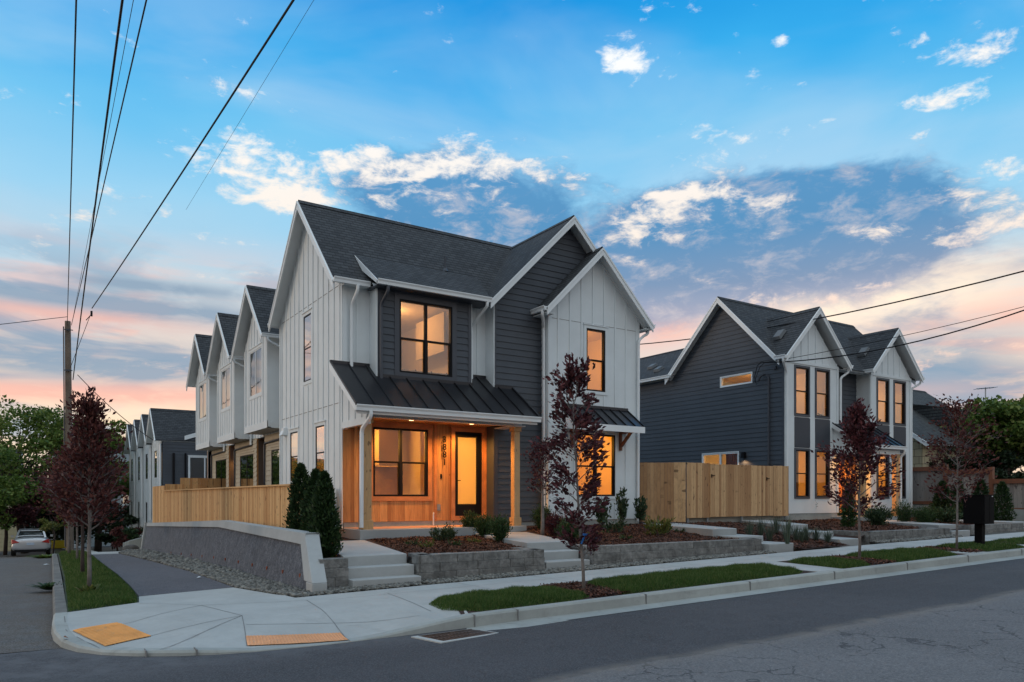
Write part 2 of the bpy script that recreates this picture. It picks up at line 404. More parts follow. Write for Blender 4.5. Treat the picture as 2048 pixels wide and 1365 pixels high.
# kerb path (outer top edge) with heights above road
KP = []
for y in [120, 90, 70, 60, 50, 44, 40, 36, 32, 28, 24, 20, 17, 14, 12, 11]:
    KP.append((.3+.0253*(y-10.9), y, .14))
KP += [(.27, 10.4, .12), (.28, 9.95, .09), (.34, 9.55, .06), (.47, 9.18, .045), (.68, 8.86, .05), (.98, 8.58, .055), (1.35, 8.36, .055), (1.7, 8.22, .04), (2.05, 8.14, .015),
       (2.7, 8.10, .008), (3.2, 8.09, .01), (3.5, 8.085, .03), (3.9, 8.07, .075), (4.3, 8.05, .12), (4.7, 8.04, .15), (5.2, 8.04, .15)]
for x in [6, 7, 8, 9, 10, 12, 14, 16, 18, 21, 24, 28, 34, 42, 60]: KP.append((x, 8.04, .15))
KPz = [(x, y, road_h(x, y)+h) for x, y, h in KP]
# densify for distance queries
KD = []
for a, b_ in zip(KPz, KPz[1:]):
    n = max(1, int(math.dist(a[:2], b_[:2])/.25)) if max(a[1], b_[1]) < 14 and max(a[0], b_[0]) < 9 else max(1, int(math.dist(a[:2], b_[:2])/2))
    for i in range(n):
        t = i/n; KD.append([a[j]+(b_[j]-a[j])*t for j in range(3)])
KD = np.array(KD)
def walk_h(x, y):
    q = (KD[:, 0]-x)**2+(KD[:, 1]-y)**2; i = int(np.argmin(q)); D = math.sqrt(q[i])
    t = min(1, D/1.5); t = t*t*(3-2*t)
    return KD[i, 2]*(1-t)+base_h(x, y)*t
def surface(name, poly, zf, step, mat, extra=None, kind='structure', thick=0, label=None, cat=None, group=None, parent=None):
    pv = []
    for a, b_ in zip(poly, poly[1:]+poly[:1]):
        n = max(1, int(math.dist(a, b_)/step))
        for i in range(n): pv.append((a[0]+(b_[0]-a[0])*i/n, a[1]+(b_[1]-a[1])*i/n))
    n0 = len(pv)
    P = np.array(pv); pts = list(pv)
    xs = np.arange(P[:, 0].min()+step*.5, P[:, 0].max(), step); ys = np.arange(P[:, 1].min()+step*.5, P[:, 1].max(), step)
    def inside(x, y):
        c = False; j = len(poly)-1
        for i in range(len(poly)):
            if (poly[i][1] > y) != (poly[j][1] > y) and x < (poly[j][0]-poly[i][0])*(y-poly[i][1])/(poly[j][1]-poly[i][1])+poly[i][0]: c = not c
            j = i
        return c
    for x in xs:
        for y in ys:
            if inside(x, y) and ((P[:, 0]-x)**2+(P[:, 1]-y)**2).min() > (step*.3)**2: pts.append((x, y))
    r = delaunay_2d_cdt([Vector(p) for p in pts], [(i, (i+1) % n0) for i in range(n0)], [list(range(n0))], 1, 1e-5)
    V = [(v.x, v.y, zf(v.x, v.y)) for v in r[0]]
    m = MB(); m.v = V; m.f = [tuple(f) for f in r[2]]
    F = []
    for f in m.f:
        a, b_, c = (Vector(V[i][:2]) for i in f[:3])
        F.append(f if (b_-a).cross(c-a) > 0 else f[::-1])
    m.f = F
    if thick:
        for i in range(n0):
            a = pv[i]; b_ = pv[(i+1) % n0]
            m.poly([(a[0], a[1], zf(*a)), (a[0], a[1], zf(*a)-thick), (b_[0], b_[1], zf(*b_)-thick), (b_[0], b_[1], zf(*b_))])
    o = m.build(name, mat, parent)
    if parent is None: tag(o, label, cat, group, kind)
    return o

def asphalt(name, c, crack=0.0, patch=0.0, light=None, split=None):
    m, b, p = newmat(name); pos = b.n('ShaderNodeNewGeometry').outputs['Position']; x, y, z = b.sep(pos)
    big = b.noise(pos, .35, 6, .6, .5); mid = b.noise(pos, 3.0, 6, .7); fine = b.noise(pos, 55, 4, .85)
    streak = b.noise(b.vec(b.m('MULTIPLY', x, .25), b.m('MULTIPLY', y, 2.5)), 1.0, 5, .6)
    cc = tuple(c)+(1,)
    col = b.mix(b.ss(big, .3, .7), tuple(q*.82 for q in c)+(1,), tuple(q*1.25 for q in c)+(1,))
    col = b.mix(b.m('MULTIPLY', b.ss(streak, .4, .7), .35), col, tuple(q*1.5 for q in c)+(1,))
    grit = b.noise(pos, 13, 5, .8)
    col = b.mix(b.m('MULTIPLY', b.ss(grit, .50, .60), .40), col, tuple(q*.5 for q in c)+(1,))
    col = b.mix(b.m('MULTIPLY', b.ss(mid, .45, .65), .45), col, tuple(q*.6 for q in c)+(1,))
    if split is not None:   # older, paler surfacing beyond a ragged edge, dust along the seam
        c2 = split
        edge = b.m('ADD', y, b.m('ADD', b.m('MULTIPLY', b.m('SUBTRACT', b.noise(b.vec(x, 0.0), .5, 3), .5), .5), b.m('MULTIPLY', b.m('SUBTRACT', fine, .5), .08)))
        old = b.mix(b.ss(big, .3, .7), tuple(q*.8 for q in c2)+(1,), tuple(q*1.25 for q in c2)+(1,))
        spk = b.noise(pos, 38, 4, .85)
        grit2 = b.noise(pos, 11, 5, .8)
        old = b.mix(b.m('MULTIPLY', b.ss(grit2, .48, .58), .45), old, tuple(q*.5 for q in c2)+(1,))
        old = b.mix(b.m('MULTIPLY', b.ss(spk, .47, .57), .6), old, tuple(q*2.1 for q in c2)+(1,))
        wv = b.n('ShaderNodeTexVoronoi', feature='DISTANCE_TO_EDGE'); wv.inputs['Scale'].default_value = .85
        wp = b.n('ShaderNodeVectorMath', operation='ADD'); b.put(wp.inputs[0], pos)
        nv = b.n('ShaderNodeTexNoise'); b.put(nv.inputs['Vector'], pos); nv.inputs['Scale'].default_value = 1.6; nv.inputs['Detail'].default_value = 6
        sv = b.n('ShaderNodeVectorMath', operation='SCALE'); b.put(sv.inputs[0], nv.outputs['Color']); sv.inputs['Scale'].default_value = 1.1
        b.put(wp.inputs[1], sv.outputs[0]); b.put(wv.inputs['Vector'], wp.outputs[0])
        thr = b.m('MULTIPLY', b.ss(b.noise(pos, .6, 3), .34, .60), .014)
        old = b.mix(b.m('MULTIPLY', b.m('LESS_THAN', wv.outputs[0], thr), .75), old, (.02, .02, .022, 1))
        col = b.mix(b.ss(edge, 5.36, 5.30), col, old)
        dust = b.m('MULTIPLY', b.m('MULTIPLY', b.ss(edge, 5.05, 5.33), b.ss(edge, 5.55, 5.36)), b.ss(mid, .3, .6))
        col = b.mix(b.m('MULTIPLY', dust, .6), col, (.22, .19, .16, 1))
        # pale dusty strip by the corner kerb
        dd = b.m('MULTIPLY', b.m('MULTIPLY', b.ss(y, 7.2, 8.2), b.ss(x, 4.6, 3.4)), b.ss(mid, .35, .65))
        col = b.mix(b.m('MULTIPLY', dd, .5), col, (.17, .17, .18, 1))
    if patch:
        col = b.mix(b.m('MULTIPLY', b.ss(b.noise(pos, .9, 5, .7, 1.0), .5, .66), patch), col, tuple(light)+(1,))
    if name == 'asphalt_side':   # dirt gathered along the kerb
        col = b.mix(b.m('MULTIPLY', b.m('MULTIPLY', b.ss(x, -1.3, .35), b.ss(mid, .36, .56)), .85), col, (.085, .062, .046, 1))
    col = b.mix(b.m('MULTIPLY', b.ss(fine, .47, .56), .7), col, tuple(q*2.4 for q in c)+(1,))
    b.put(p.inputs['Base Color'], col); p.inputs['Roughness'].default_value = .85; p.inputs['Specular IOR Level'].default_value = .35
    bn = b.n('ShaderNodeBump'); bn.inputs['Strength'].default_value = .5; bn.inputs['Distance'].default_value = .006
    b.put(bn.inputs['Height'], fine); b.put(p.inputs['Normal'], bn.outputs[0]); return m
M['asph'] = asphalt('asphalt_new', (.046, .045, .049), split=(.125, .121, .122))
M['asph_side'] = asphalt('asphalt_side', (.075, .073, .072), patch=.6, light=(.14, .125, .105))
M['asph_walk'] = asphalt('asphalt_walk', (.075, .073, .082))
M['soil'] = pbr('soil', (.07, .055, .04), .95, .3, 1.0, .5, 30)
M['mulchbase'] = pbr('mulch_base', (.040, .016, .010), .95, .4, 20, .8, 60, var2=.5, vs2=70)
M['mulch'] = pbr('mulch_chip', (.090, .034, .019), .9, .2, 10, island=.85)
M['gravelbase'] = pbr('gravel_base', (.09, .085, .075), .95, .4, 20, .8, 60)
M['pebble'] = pbr('pebble', (.15, .148, .135), .8, .15, 10, island=.55)
M['grass'] = leaf_mat('grass_blade', (.028, .070, .014, 1), (.070, .140, .028, 1), (.18, .20, .07, 1), .35)
M['grassbase'] = pbr('grass_soil', (.022, .035, .012), .95, .4, 4)
M['dry'] = pbr('dry_ground', (.20, .16, .09), .95, .3, 3)

# base ground sheet reaching far out, below every road and path
def gz(x, y):
    t = T(y)-.4 if y > 8 else -.4+min(0, S(x))
    return t if x < 2 else max(t, -.4) if y < 9 else t
gx = [-900, -300, -120, -60, -30, -15, -8, -4, 0, 2, 5, 10, 15, 20, 30, 45, 70, 120, 300, 900]
gy = [-900, -200, -60, -20, -5, 2, 8, 11, 17, 24, 31, 36, 42, 50, 60, 70, 100, 140, 300, 900]
m = MB()
for j, y in enumerate(gy):
    for i, x in enumerate(gx): m.v.append((x, y, gz(x, y)))
n = len(gx)
for j in range(len(gy)-1):
    for i in range(n-1): m.f.append((j*n+i, j*n+i+1, (j+1)*n+i+1, (j+1)*n+i))
tag(m.build('ground', M['soil']), kind='structure')
# road (main street) and side road
def grid(name, xs, ys, zf, mat):
    m = MB(); n = len(xs)
    for y in ys:
        for x in xs: m.v.append((x, y, zf(x, y)))
    for j in range(len(ys)-1):
        for i in range(n-1): m.f.append((j*n+i, j*n+i+1, (j+1)*n+i+1, (j+1)*n+i))
    return tag(m.build(name, mat), kind='structure')
grid('road', [-80, -30, -12, 3, 6, 10, 14, 18, 22, 26, 34, 60, 120], [-12, -2, 8.3], lambda x, y: S(x)-.15, M['asph'])
grid('side_road', [-8.6, -3, .27, 3.0], [8.3, 9.0, 9.5], lambda x, y: S(x)-.15, M['asph'])
m = MB()
for y in [9.5, 11, 14, 17, 20, 24, 28, 31, 36, 42, 50, 60, 70, 100, 140]:
    z = -.15+ (T(y) if y > 10 else 0)
    m.v += [(-8.6, y, z), (-3, y, z+.03), (.5+.0253*(y-10.9), y, z)]
for j in range(14):
    for i in range(2): m.f.append((j*3+i, j*3+i+1, j*3+i+4, j*3+i+3))
tag(m.build('side_street', M['asph_side']), kind='structure')
# gutter pan of the main street
m = MB(); xs = [5.6, 7, 9, 11, 14, 18, 22, 26, 34, 60]
for x in xs: m.v += [(x, 7.70, S(x)-.144), (x, 8.06, S(x)-.140)]
for i in range(len(xs)-1): m.f.append((2*i, 2*i+2, 2*i+3, 2*i+1))
m.poly([(4.35, 7.62, -.132), (5.9, 7.66, -.095), (5.6, 8.06, -.09), (4.6, 8.06, -.12)])
tag(m.build('gutter_pan', M['conc2']), kind='structure')
# kerb with a bevelled top edge
m = MB(); nk = len(KPz)
prof = []
for i, (x, y, z) in enumerate(KPz):
    a = Vector(KPz[max(0, i-1)][:2]); b_ = Vector(KPz[min(nk-1, i+1)][:2]); t = (b_-a).normalized()
    nrm_ = Vector((-t.y, t.x))     # towards the pavement (path runs +Y -> -Y -> +X, pavement on the left)
    if i == 0: pass
    P2 = Vector((x, y)); h = KP[i][2]; r = min(.022, h*.5)
    rz = z-h-.08
    q = [(P2-nrm_*.012, rz), (P2, z-r), (P2+nrm_*r, z+.002), (P2+nrm_*.15, z+.003), (P2+nrm_*.152, z-.05)]
    prof.append([(p.x, p.y, zz) for p, zz in q])
M['oldkerb'] = pbr('old_kerb', (.17, .165, .155), .9, .25, 2.5, .3, 60, var2=.5, vs2=10, dirt=((.07, .06, .05), 3, .8))
for nm_, r0, r1, mt_ in (('old_kerb', 0, 15, 'oldkerb'), ('kerb', 15, nk-1, 'conc2')):
    m = MB()
    for p in prof: m.v += p
    for i in range(r0, r1):
        for j in range(4): m.f.append((i*5+j, (i+1)*5+j, (i+1)*5+j+1, i*5+j+1))
    tag(m.build(nm_, M[mt_]), kind='structure')
# kerb joints
m = MB()
for x in [4.7, 5.35, 7.6, 9.9, 12.2, 14.6, 17, 19.5, 22]:
    z = S(x); m.box(x-.006, x+.006, 8.024, 8.2, z-.149, z+.0045)
for x, y in [(1.05, 8.49), (1.5, 8.28)]: m.box(x-.006, x+.006, y-.008, y+.15, -.16, -.085)
tag(m.build('kerb_joints', M['joint']), kind='structure')
# pavement: one concrete surface (corner + main street), with the asphalt stretch on the side street
def kin(i, off=.15):
    x, y, z = KPz[i]; a = Vector(KPz[max(0, i-1)][:2]); b_ = Vector(KPz[min(nk-1, i+1)][:2]); t = (b_-a).normalized()
    return (x-t.y*off, y+t.x*off)
ci = [i for i, (x, y, h) in enumerate(KP) if y < 11.05 and x < 4.75]
corner = [kin(i) for i in ci]
cp = corner+[(5.0, 8.95), (5.5, 9.6), (8, 9.66), (12, 9.66), (18, 9.66), (26, 9.66), (60, 9.66), (60, 10.72), (26, 10.72), (18, 10.72), (12, 10.72), (8, 10.72), (5.5, 10.72), (3.25, 10.66), (2.87, 12.75), (1.42, 12.3), (1.33, 11.5), (.46, 11.0)]
cp = [p for i, p in enumerate(cp) if i == 0 or math.dist(p, cp[i-1]) > .02]
if math.dist(cp[0], cp[-1]) < .05: cp.pop()
pv_ = surface('pavement', cp, lambda x, y: walk_h(x, y), .3, M['conc'], thick=.1)
from mathutils.bvhtree import BVHTree
bvh_ = BVHTree.FromPolygons([v.co.copy() for v in pv_.data.vertices], [tuple(p.vertices) for p in pv_.data.polygons])
def walk_s(x, y):
    h = bvh_.ray_cast(Vector((x, y, 3)), Vector((0, 0, -1)))
    return h[0].z if h[0] is not None else walk_h(x, y)
# joints scored in the pavement
m = MB()
def joint(pts, w=.009):
    for a, b_ in zip(pts, pts[1:]):
        n = max(1, int(math.dist(a, b_)/.2)); d = Vector((b_[0]-a[0], b_[1]-a[1])).normalized(); q = Vector((-d.y, d.x))*w/2
        for i in range(n):
            p0 = Vector(a).lerp(Vector(b_), i/n); p1 = Vector(a).lerp(Vector(b_), (i+1)/n)
            m.poly([(p.x, p.y, walk_s(p0.x if k in (0, 3) else p1.x, p0.y if k in (0, 3) else p1.y)+.004) for k, p in ((0, p0-q), (1, p1-q), (2, p1+q), (3, p0+q))])
def gp(u, v, z=-.02):
    k = (u-1024)/FPX; d = (CAMZ-z)*FPX/(v-HOR); return ((.5476+.8367*k)*d, (.8367-.5476*k)*d)
joint([gp(127.5, 1234), gp(132, 1267, -.06), gp(200, 1300, -.11)])
joint([gp(279, 1209, .03), gp(402, 1222), gp(484, 1239.7), gp(490, 1264, -.06), gp(494, 1289, -.1)])
joint([gp(402, 1222), gp(240, 1255, -.03)])
joint([gp(484, 1240), gp(320, 1300, -.09)]); joint([gp(484, 1240), gp(300, 1277, -.08)])
joint([gp(402, 1222), gp(614, 1204, .03)]); joint([gp(613, 1204, .03), gp(668, 1239.6, -.01), gp(700, 1277, -.1)])
joint([gp(492, 1252, -.03), gp(668, 1240, -.01), gp(840, 1229, .02)])
joint([gp(775, 1190, .05), gp(862, 1222, .02)])
for x in [6.0, 7.5, 9.0, 10.5, 12.0, 13.5, 15.0, 16.5, 18, 19.5, 21, 22.5, 24, 26, 28]: joint([(x-.1, 10.7), (x, 9.68)])
joint([(3.6, 10.2), (10, 10.2), (18, 10.2), (28, 10.2)], .009)
tag(m.build('pavement_joints', M['joint']), kind='structure')
# crossings between the grass strips
for x0, x1 in ((11.95, 12.65), (17.35, 18.1), (20.6, 20.95), (25.5, 27)):
    surface('carriage_walk', [(x0, 8.2), (x1+.1, 8.2), (x1, 9.66), (x0-.1, 9.66)], lambda x, y: walk_h(x, y)+.004, .7, M['conc'], thick=.08)
# asphalt stretch and far concrete of the side pavement
surface('asphalt_path', [(1.42, 12.3), (2.87, 12.75), (2.9, 16), (2.85, 22), (2.72, 29), (1.92, 29), (1.75, 24), (1.6, 18), (1.5, 14)], lambda x, y: T(y)+.004, 1.0, M['asph_walk'], thick=.1)
surface('far_pavement', [(1.92, 29.02), (2.72, 29.02), (3.6, 29.4), (3.9, 34.5), (3.2, 42), (3.6, 60), (4, 90), (2.7, 90), (2.3, 60), (2.2, 42)], lambda x, y: T(y), 3.0, M['conc'], thick=.1)
# soil under verge / gravel
surface('verge_soil', [(.45, 11.05), (1.33, 11.5), (1.42, 12.3), (1.5, 14), (1.6, 18), (1.75, 24), (1.92, 29), (2.2, 42), (2.3, 60), (1.75, 60), (1.25, 42), (.98, 31), (.8, 24), (.63, 17)], lambda x, y: T(y)-.01, 2.0, M['grassbase'])
surface('gravel_bed', [(3.25, 10.68), (5.5, 10.74), (8.2, 10.74), (14.2, 10.74), (14.2, 11.2), (3.9, 11.3), (3.95, 20), (4.1, 34), (3.4, 34), (2.73, 29), (2.85, 22), (2.9, 16), (2.88, 12.76)], lambda x, y: base_h(x, y)-.01, .8, M['gravelbase'])
surface('gravel_bed', [(18.4, 10.74), (22.5, 10.74), (22.5, 11.2), (18.4, 11.2)], lambda x, y: base_h(x, y)-.01, .8, M['gravelbase'])
surface('gravel_bed', [(23.6, 10.74), (27, 10.74), (27, 11.2), (23.6, 11.2)], lambda x, y: base_h(x, y)-.01, .8, M['gravelbase'])
surface('dry_ground', [(2.75, 29.05), (3.4, 34.1), (4.1, 34.1), (6.0, 36), (6.2, 44), (3.3, 44), (3.9, 34.5), (3.6, 29.4)], lambda x, y: T(y)+.01, 1.5, M['dry'])

# planting-bed ground of the lots
def lot_h(x, y):
    w = interp(x, [4, 14.1, 14.25, 18.3, 18.42, 40], [1, 1, 0, 0, 1, 1])
    hi = .48+interp(x, [9.6, 11.2], [.018, .046])*max(0, y-11.25)
    if x > 18: hi = .53+.03*max(0, y-11.25)
    lo = min(base_h(x, 10.8)+.02+.10*max(0, y-10.75), .70)
    if x < 6.4: hi = min(hi, interp(y, [11.6, 18, 33], [.5, .55, .25]))
    return min(.80, hi*w+lo*(1-w))
def lot_r(x, y): return lot_h(x, y)+.018*math.sin(x*5.1+y*3.3)*math.sin(y*4.7-x*2)
lot = [(4.06, 11.62), (4.28, 11.6), (4.34, 12.3), (5.5, 12.3), (5.48, 11.3), (8.04, 11.3), (8.10, 12.4), (9.16, 12.4), (9.14, 11.25), (14.15, 11.25), (15.2, 11.0), (15.2, 10.76), (17.0, 10.76), (17.0, 11.1), (18.4, 11.25), (27, 11.25), (29.5, 11.25), (30.6, 14), (30.6, 18), (22, 18), (14, 18), (6.3, 18), (6.3, 34), (4.5, 34), (4.35, 20)]
surface('mulch_bed', lot, lot_r, .45, M['mulchbase'])
# ================================================================== walls
class Wall:
    """wall frame: point(s,z,off) = O + U*s + N*off ; outline is a convex list of (s,z); holes are (s0,s1,z0,z1)"""
    def __init__(w, O, U, N, outline, holes=()):
        w.O = Vector(O); w.U = Vector(U); w.N = Vector(N); w.out = outline; w.holes = list(holes)
    def p(w, s, z, off=0.0): return w.O+w.U*s+w.N*off+Vector((0, 0, z))
    def span(w, z):
        xs = []
        for a, b in zip(w.out, w.out[1:]+w.out[:1]):
            if abs(a[1]-b[1]) < 1e-9:
                if abs(a[1]-z) < 1e-6: xs += [a[0], b[0]]
            elif min(a[1], b[1])-1e-7 <= z <= max(a[1], b[1])+1e-7:
                xs.append(a[0]+(b[0]-a[0])*(z-a[1])/(b[1]-a[1]))
        return (min(xs), max(xs)) if xs else None
    def vspan(w, s):
        zs = []
        for a, b in zip(w.out, w.out[1:]+w.out[:1]):
            if abs(a[0]-b[0]) < 1e-9: continue
            if min(a[0], b[0])-1e-9 <= s <= max(a[0], b[0])+1e-9: zs.append(a[1]+(b[1]-a[1])*(s-a[0])/(b[0]-a[0]))
        return (min(zs), max(zs)) if len(zs) > 1 else None
    def sheet(w, m, lap=0.0, tilt=.019, off=0.0):
        zb = sorted({round(z, 5) for _, z in w.out}|{round(h[k], 5) for h in w.holes for k in (2, 3)})
        z0, z1 = zb[0], min(max(z for _, z in w.out), 1e9)
        zs = [z for z in zb]
        if lap:
            k = 0
            while z0+k*lap < z1: zs.append(round(z0+k*lap, 5)); k += 1
        zs = sorted(set(zs))
        zs2 = [zs[0]]
        for z in zs[1:]:
            if z-zs2[-1] > 1e-3: zs2.append(z)
        def o(z, low):
            if not lap: return off
            f = ((z-z0)/lap) % 1.0
            if low and f > .999: f = 0
            if not low and f < .001: f = 1
            return off+.003+tilt*(1-f)
        for a, b in zip(zs2, zs2[1:]):
            sa = w.span(a+1e-6); sb = w.span(b-1e-6)
            if not sa or not sb: continue
            mid = (a+b)/2
            hs = sorted([(h[0], h[1]) for h in w.holes if h[2]-1e-4 <= mid <= h[3]+1e-4])
            la, lb = sa[0], sb[0]; segs = []
            for h0, h1 in hs:
                segs.append((la, lb, h0, h0)); la = lb = h1
            segs.append((la, lb, sa[1], sb[1]))
            oa, ob = o(a, True), o(b, False)
            for l0, l1, r0, r1 in segs:
                if r0-l0 < .003 and r1-l1 < .003: continue
                m.poly([w.p(l0, a, oa), w.p(r0, a, oa), w.p(r1, b, ob), w.p(l1, b, ob)])
                if lap and abs(((a-z0)/lap)-round((a-z0)/lap)) < .01: m.poly([w.p(l0, a, off), w.p(r0, a, off), w.p(r0, a, oa), w.p(l0, a, oa)])
        return m
    def battens(w, m, step=.406, start=None, wd=.055, t=.02, pad=.12):
        s0 = min(s for s, _ in w.out); s1 = max(s for s, _ in w.out)
        s = (s0+step*.5) if start is None else start
        while s < s1-.06:
            v = w.vspan(s)
            if v and s > s0+.05:
                zz = [(v[0], v[1])]
                for h in w.holes:
                    if h[0]-pad < s < h[1]+pad:
                        nz = []
                        for a, b in zz:
                            if h[2]-pad > a: nz.append((a, min(b, h[2]-pad)))
                            if h[3]+pad < b: nz.append((max(a, h[3]+pad), b))
                        zz = nz
                for a, b in zz:
                    if b-a > .03:
                        m.hexa([w.p(s-wd/2, a, .001), w.p(s-wd/2, a, t), w.p(s+wd/2, a, t), w.p(s+wd/2, a, .001)],
                               [w.p(s-wd/2, b, .001), w.p(s-wd/2, b, t), w.p(s+wd/2, b, t), w.p(s+wd/2, b, .001)])
            s += step
        return m
    def rect(w, m, s0, s1, z0, z1, o0, o1):
        m.hexa([w.p(s0, z0, o0), w.p(s1, z0, o0), w.p(s1, z0, o1), w.p(s0, z0, o1)], [w.p(s0, z1, o0), w.p(s1, z1, o0), w.p(s1, z1, o1), w.p(s0, z1, o1)])
        return m
def framed(w, m, s0, s1, z0, z1, t, o0, o1):
    w.rect(m, s0, s1, z0, z0+t, o0, o1); w.rect(m, s0, s1, z1-t, z1, o0, o1)
    w.rect(m, s0, s0+t, z0+t, z1-t, o0, o1); w.rect(m, s1-t, s1, z0+t, z1-t, o0, o1)
def window(w, h, house, trim, frame, cols=1, rows=2, tw=.09, glass=None, fr=.045, zsplit=.5, depth=.09, name='window', proud=.028, sill=True):
    s0, s1, z0, z1 = h
    ff = .012; pf = (.35, .6)
    if depth < .04: ff = .004; proud = .016; depth = .012
    m = MB(); framed(w, m, s0-tw, s1+tw, z0-tw, z1+tw, tw, .0, proud)
    if sill: w.rect(m, s0-tw-.02, s1+tw+.02, z1+tw+.001, z1+tw+.03, .0, proud+.022)
    win = m.build(name, trim, house)
    m = MB(); framed(w, m, s0+.001, s1-.001, z0+.001, z1-.001, fr, -depth, ff)
    for c in range(1, cols):
        s = s0+(s1-s0)*c/cols; w.rect(m, s-fr*.75, s+fr*.75, z0+fr, z1-fr, -depth*.8, ff*.7)
    if rows == 2:
        z = z0+(z1-z0)*zsplit
        for c in range(cols):
            a = s0+(s1-s0)*c/cols+(fr if c == 0 else fr*.75); b = s0+(s1-s0)*(c+1)/cols-(fr if c == cols-1 else fr*.75)
            w.rect(m, a, b, z-fr*.5, z+fr*.5, -depth*.75, .0)
            w.rect(m, a, a+.022, z0+fr, z-fr*.5, -depth*.75, -.012); w.rect(m, b-.022, b, z0+fr, z-fr*.5, -depth*.75, -.012)
    m.build('frame', frame, win)
    m = MB(); a = s0+fr*.5; b = s1-fr*.5
    if rows == 2:
        z = z0+(z1-z0)*zsplit
        m.poly([w.p(a, z, -depth*.35), w.p(b, z, -depth*.35), w.p(b, z1-fr*.5, -depth*.35), w.p(a, z1-fr*.5, -depth*.35)])
        m.poly([w.p(a, z0+fr*.5, -depth*.6), w.p(b, z0+fr*.5, -depth*.6), w.p(b, z, -depth*.6), w.p(a, z, -depth*.6)])
    else: m.poly([w.p(a, z0+fr*.5, -depth*.5), w.p(b, z0+fr*.5, -depth*.5), w.p(b, z1-fr*.5, -depth*.5), w.p(a, z1-fr*.5, -depth*.5)])
    m.build('pane', glass or M['glass'], win)
    return win
def corner_board(w, m, s, z0, z1, wd=.09, t=.026, side=1): w.rect(m, min(s, s+side*wd), max(s, s+side*wd), z0, z1, .0, t)
def gable_roof(house, A, B_, run, slope, pull=0, over0=0, over1=0, sh=.035, rake=(True, True), mat=None, dl=None, dr=None, rk=.2, soff=True, gut=None):
    """ridge A->B (points), run = horizontal half-width, slope; left/right given by direction"""
    A = Vector(A); B_ = Vector(B_); d = (B_-A).normalized(); sd_ = Vector((d.y, -d.x, 0))   # right side
    m = MB(); ms = MB(); MR = [MB(), MB()]
    for sgn, dz in ((1, dr or 0), (-1, dl or 0)):
        e = sd_*sgn*run-Vector((0, 0, run*slope))
        z = Vector((0, 0, dz))
        q = [A+z, B_+z, B_+e+z-d*pull, A+e+z]
        if sgn < 0: q = q[::-1]
        n = (q[1]-q[0]).cross(q[2]-q[0]).normalized()
        if n.z < 0: q = q[::-1]; n = -n
        m.slab(q, -n*sh)
        q2 = [p-n*(sh+.002) for p in q]
        if soff: ms.slab(q2, -n*.03)
        for end, P, on in ((0, A, rake[0]), (1, B_, rake[1])):
            if not on: continue
            o = -d if end == 0 else d
            a = P+z-Vector((0, 0, sh*.9)); b = P+e+z-Vector((0, 0, sh*.9))
            dn = Vector((0, 0, -rk)); mr = MR[end]
            mr.hexa([a+dn+o*.002, b+dn+o*.002, b+dn+o*.035, a+dn+o*.035], [a+o*.002, b+o*.002, b+o*.035, a+o*.035])
            mr.hexa([a+o*.002+Vector((0,0,-.05)), b+o*.002+Vector((0,0,-.05)), b+o*.05+Vector((0,0,-.05)), a+o*.05+Vector((0,0,-.05))], [a+o*.002+Vector((0,0,.012)), b+o*.002+Vector((0,0,.012)), b+o*.05+Vector((0,0,.012)), a+o*.05+Vector((0,0,.012))])
    r = m.build('roof', mat or M['shingle'], house)
    # ridge cap
    rc = MB()
    for sgn, dz in ((1, dr or 0), (-1, dl or 0)):
        e = (sd_*sgn-Vector((0, 0, slope)))*.13; up = Vector((0, 0, .02))
        a = A+Vector((0, 0, .004)); b = B_+Vector((0, 0, .004))
        q = [a+up, b+up, b+up+e, a+up+e]
        rc.poly(q)
    rc.build('ridge_cap', mat or M['shingle'], r)
    if soff: ms.build('soffit', M['white'], r)
    for mr in MR:
        if mr.v: mr.build('rake_board', M['trim'], r)
    return r
def gutter(house, a, b, out, h=.12, w=.11, name='gutter', ends=True):
    a = Vector(a); b = Vector(b); out = Vector(out).normalized(); U = Vector((0, 0, 1)); t = .008
    def pr(P): return [P, P+out*w*.75-U*h*0, P+out*w, P+out*w-U*.02, P+out*w*.78-U*h*.5, P+out*w*.72-U*h, P-U*h]
    m = MB(); p0 = pr(a); p1 = pr(b); p0[0] = a-U*.02; p1[0] = b-U*.02; p0[1] = a+out*w*.85-U*.02; p1[1] = b+out*w*.85-U*.02
    n = len(p0); i = len(m.v); m.v += [tuple(p) for p in p0+p1]
    for j in range(n): m.f.append((i+j, i+(j+1) % n, i+n+(j+1) % n, i+n+j))
    m.f.append(tuple(i+j for j in range(n))); m.f.append(tuple(i+n+j for j in reversed(range(n))))
    return m.build(name, M['trim'], house)
def downspout(house, pts, mat=None, r=.042, name='downspout'):
    pts = [Vector(p) for p in pts]; q = [pts[0]]
    for i in range(1, len(pts)-1):
        a, b, c = pts[i-1], pts[i], pts[i+1]
        e = min(.07, (b-a).length*.45, (c-b).length*.45)
        q += [b+(a-b).normalized()*e, b+(a-b).normalized()*e*.3+(c-b).normalized()*e*.3, b+(c-b).normalized()*e]
    q.append(pts[-1])
    return MB().tube(q, r, 8).build(name, mat or M['trim'], house, smooth=False)
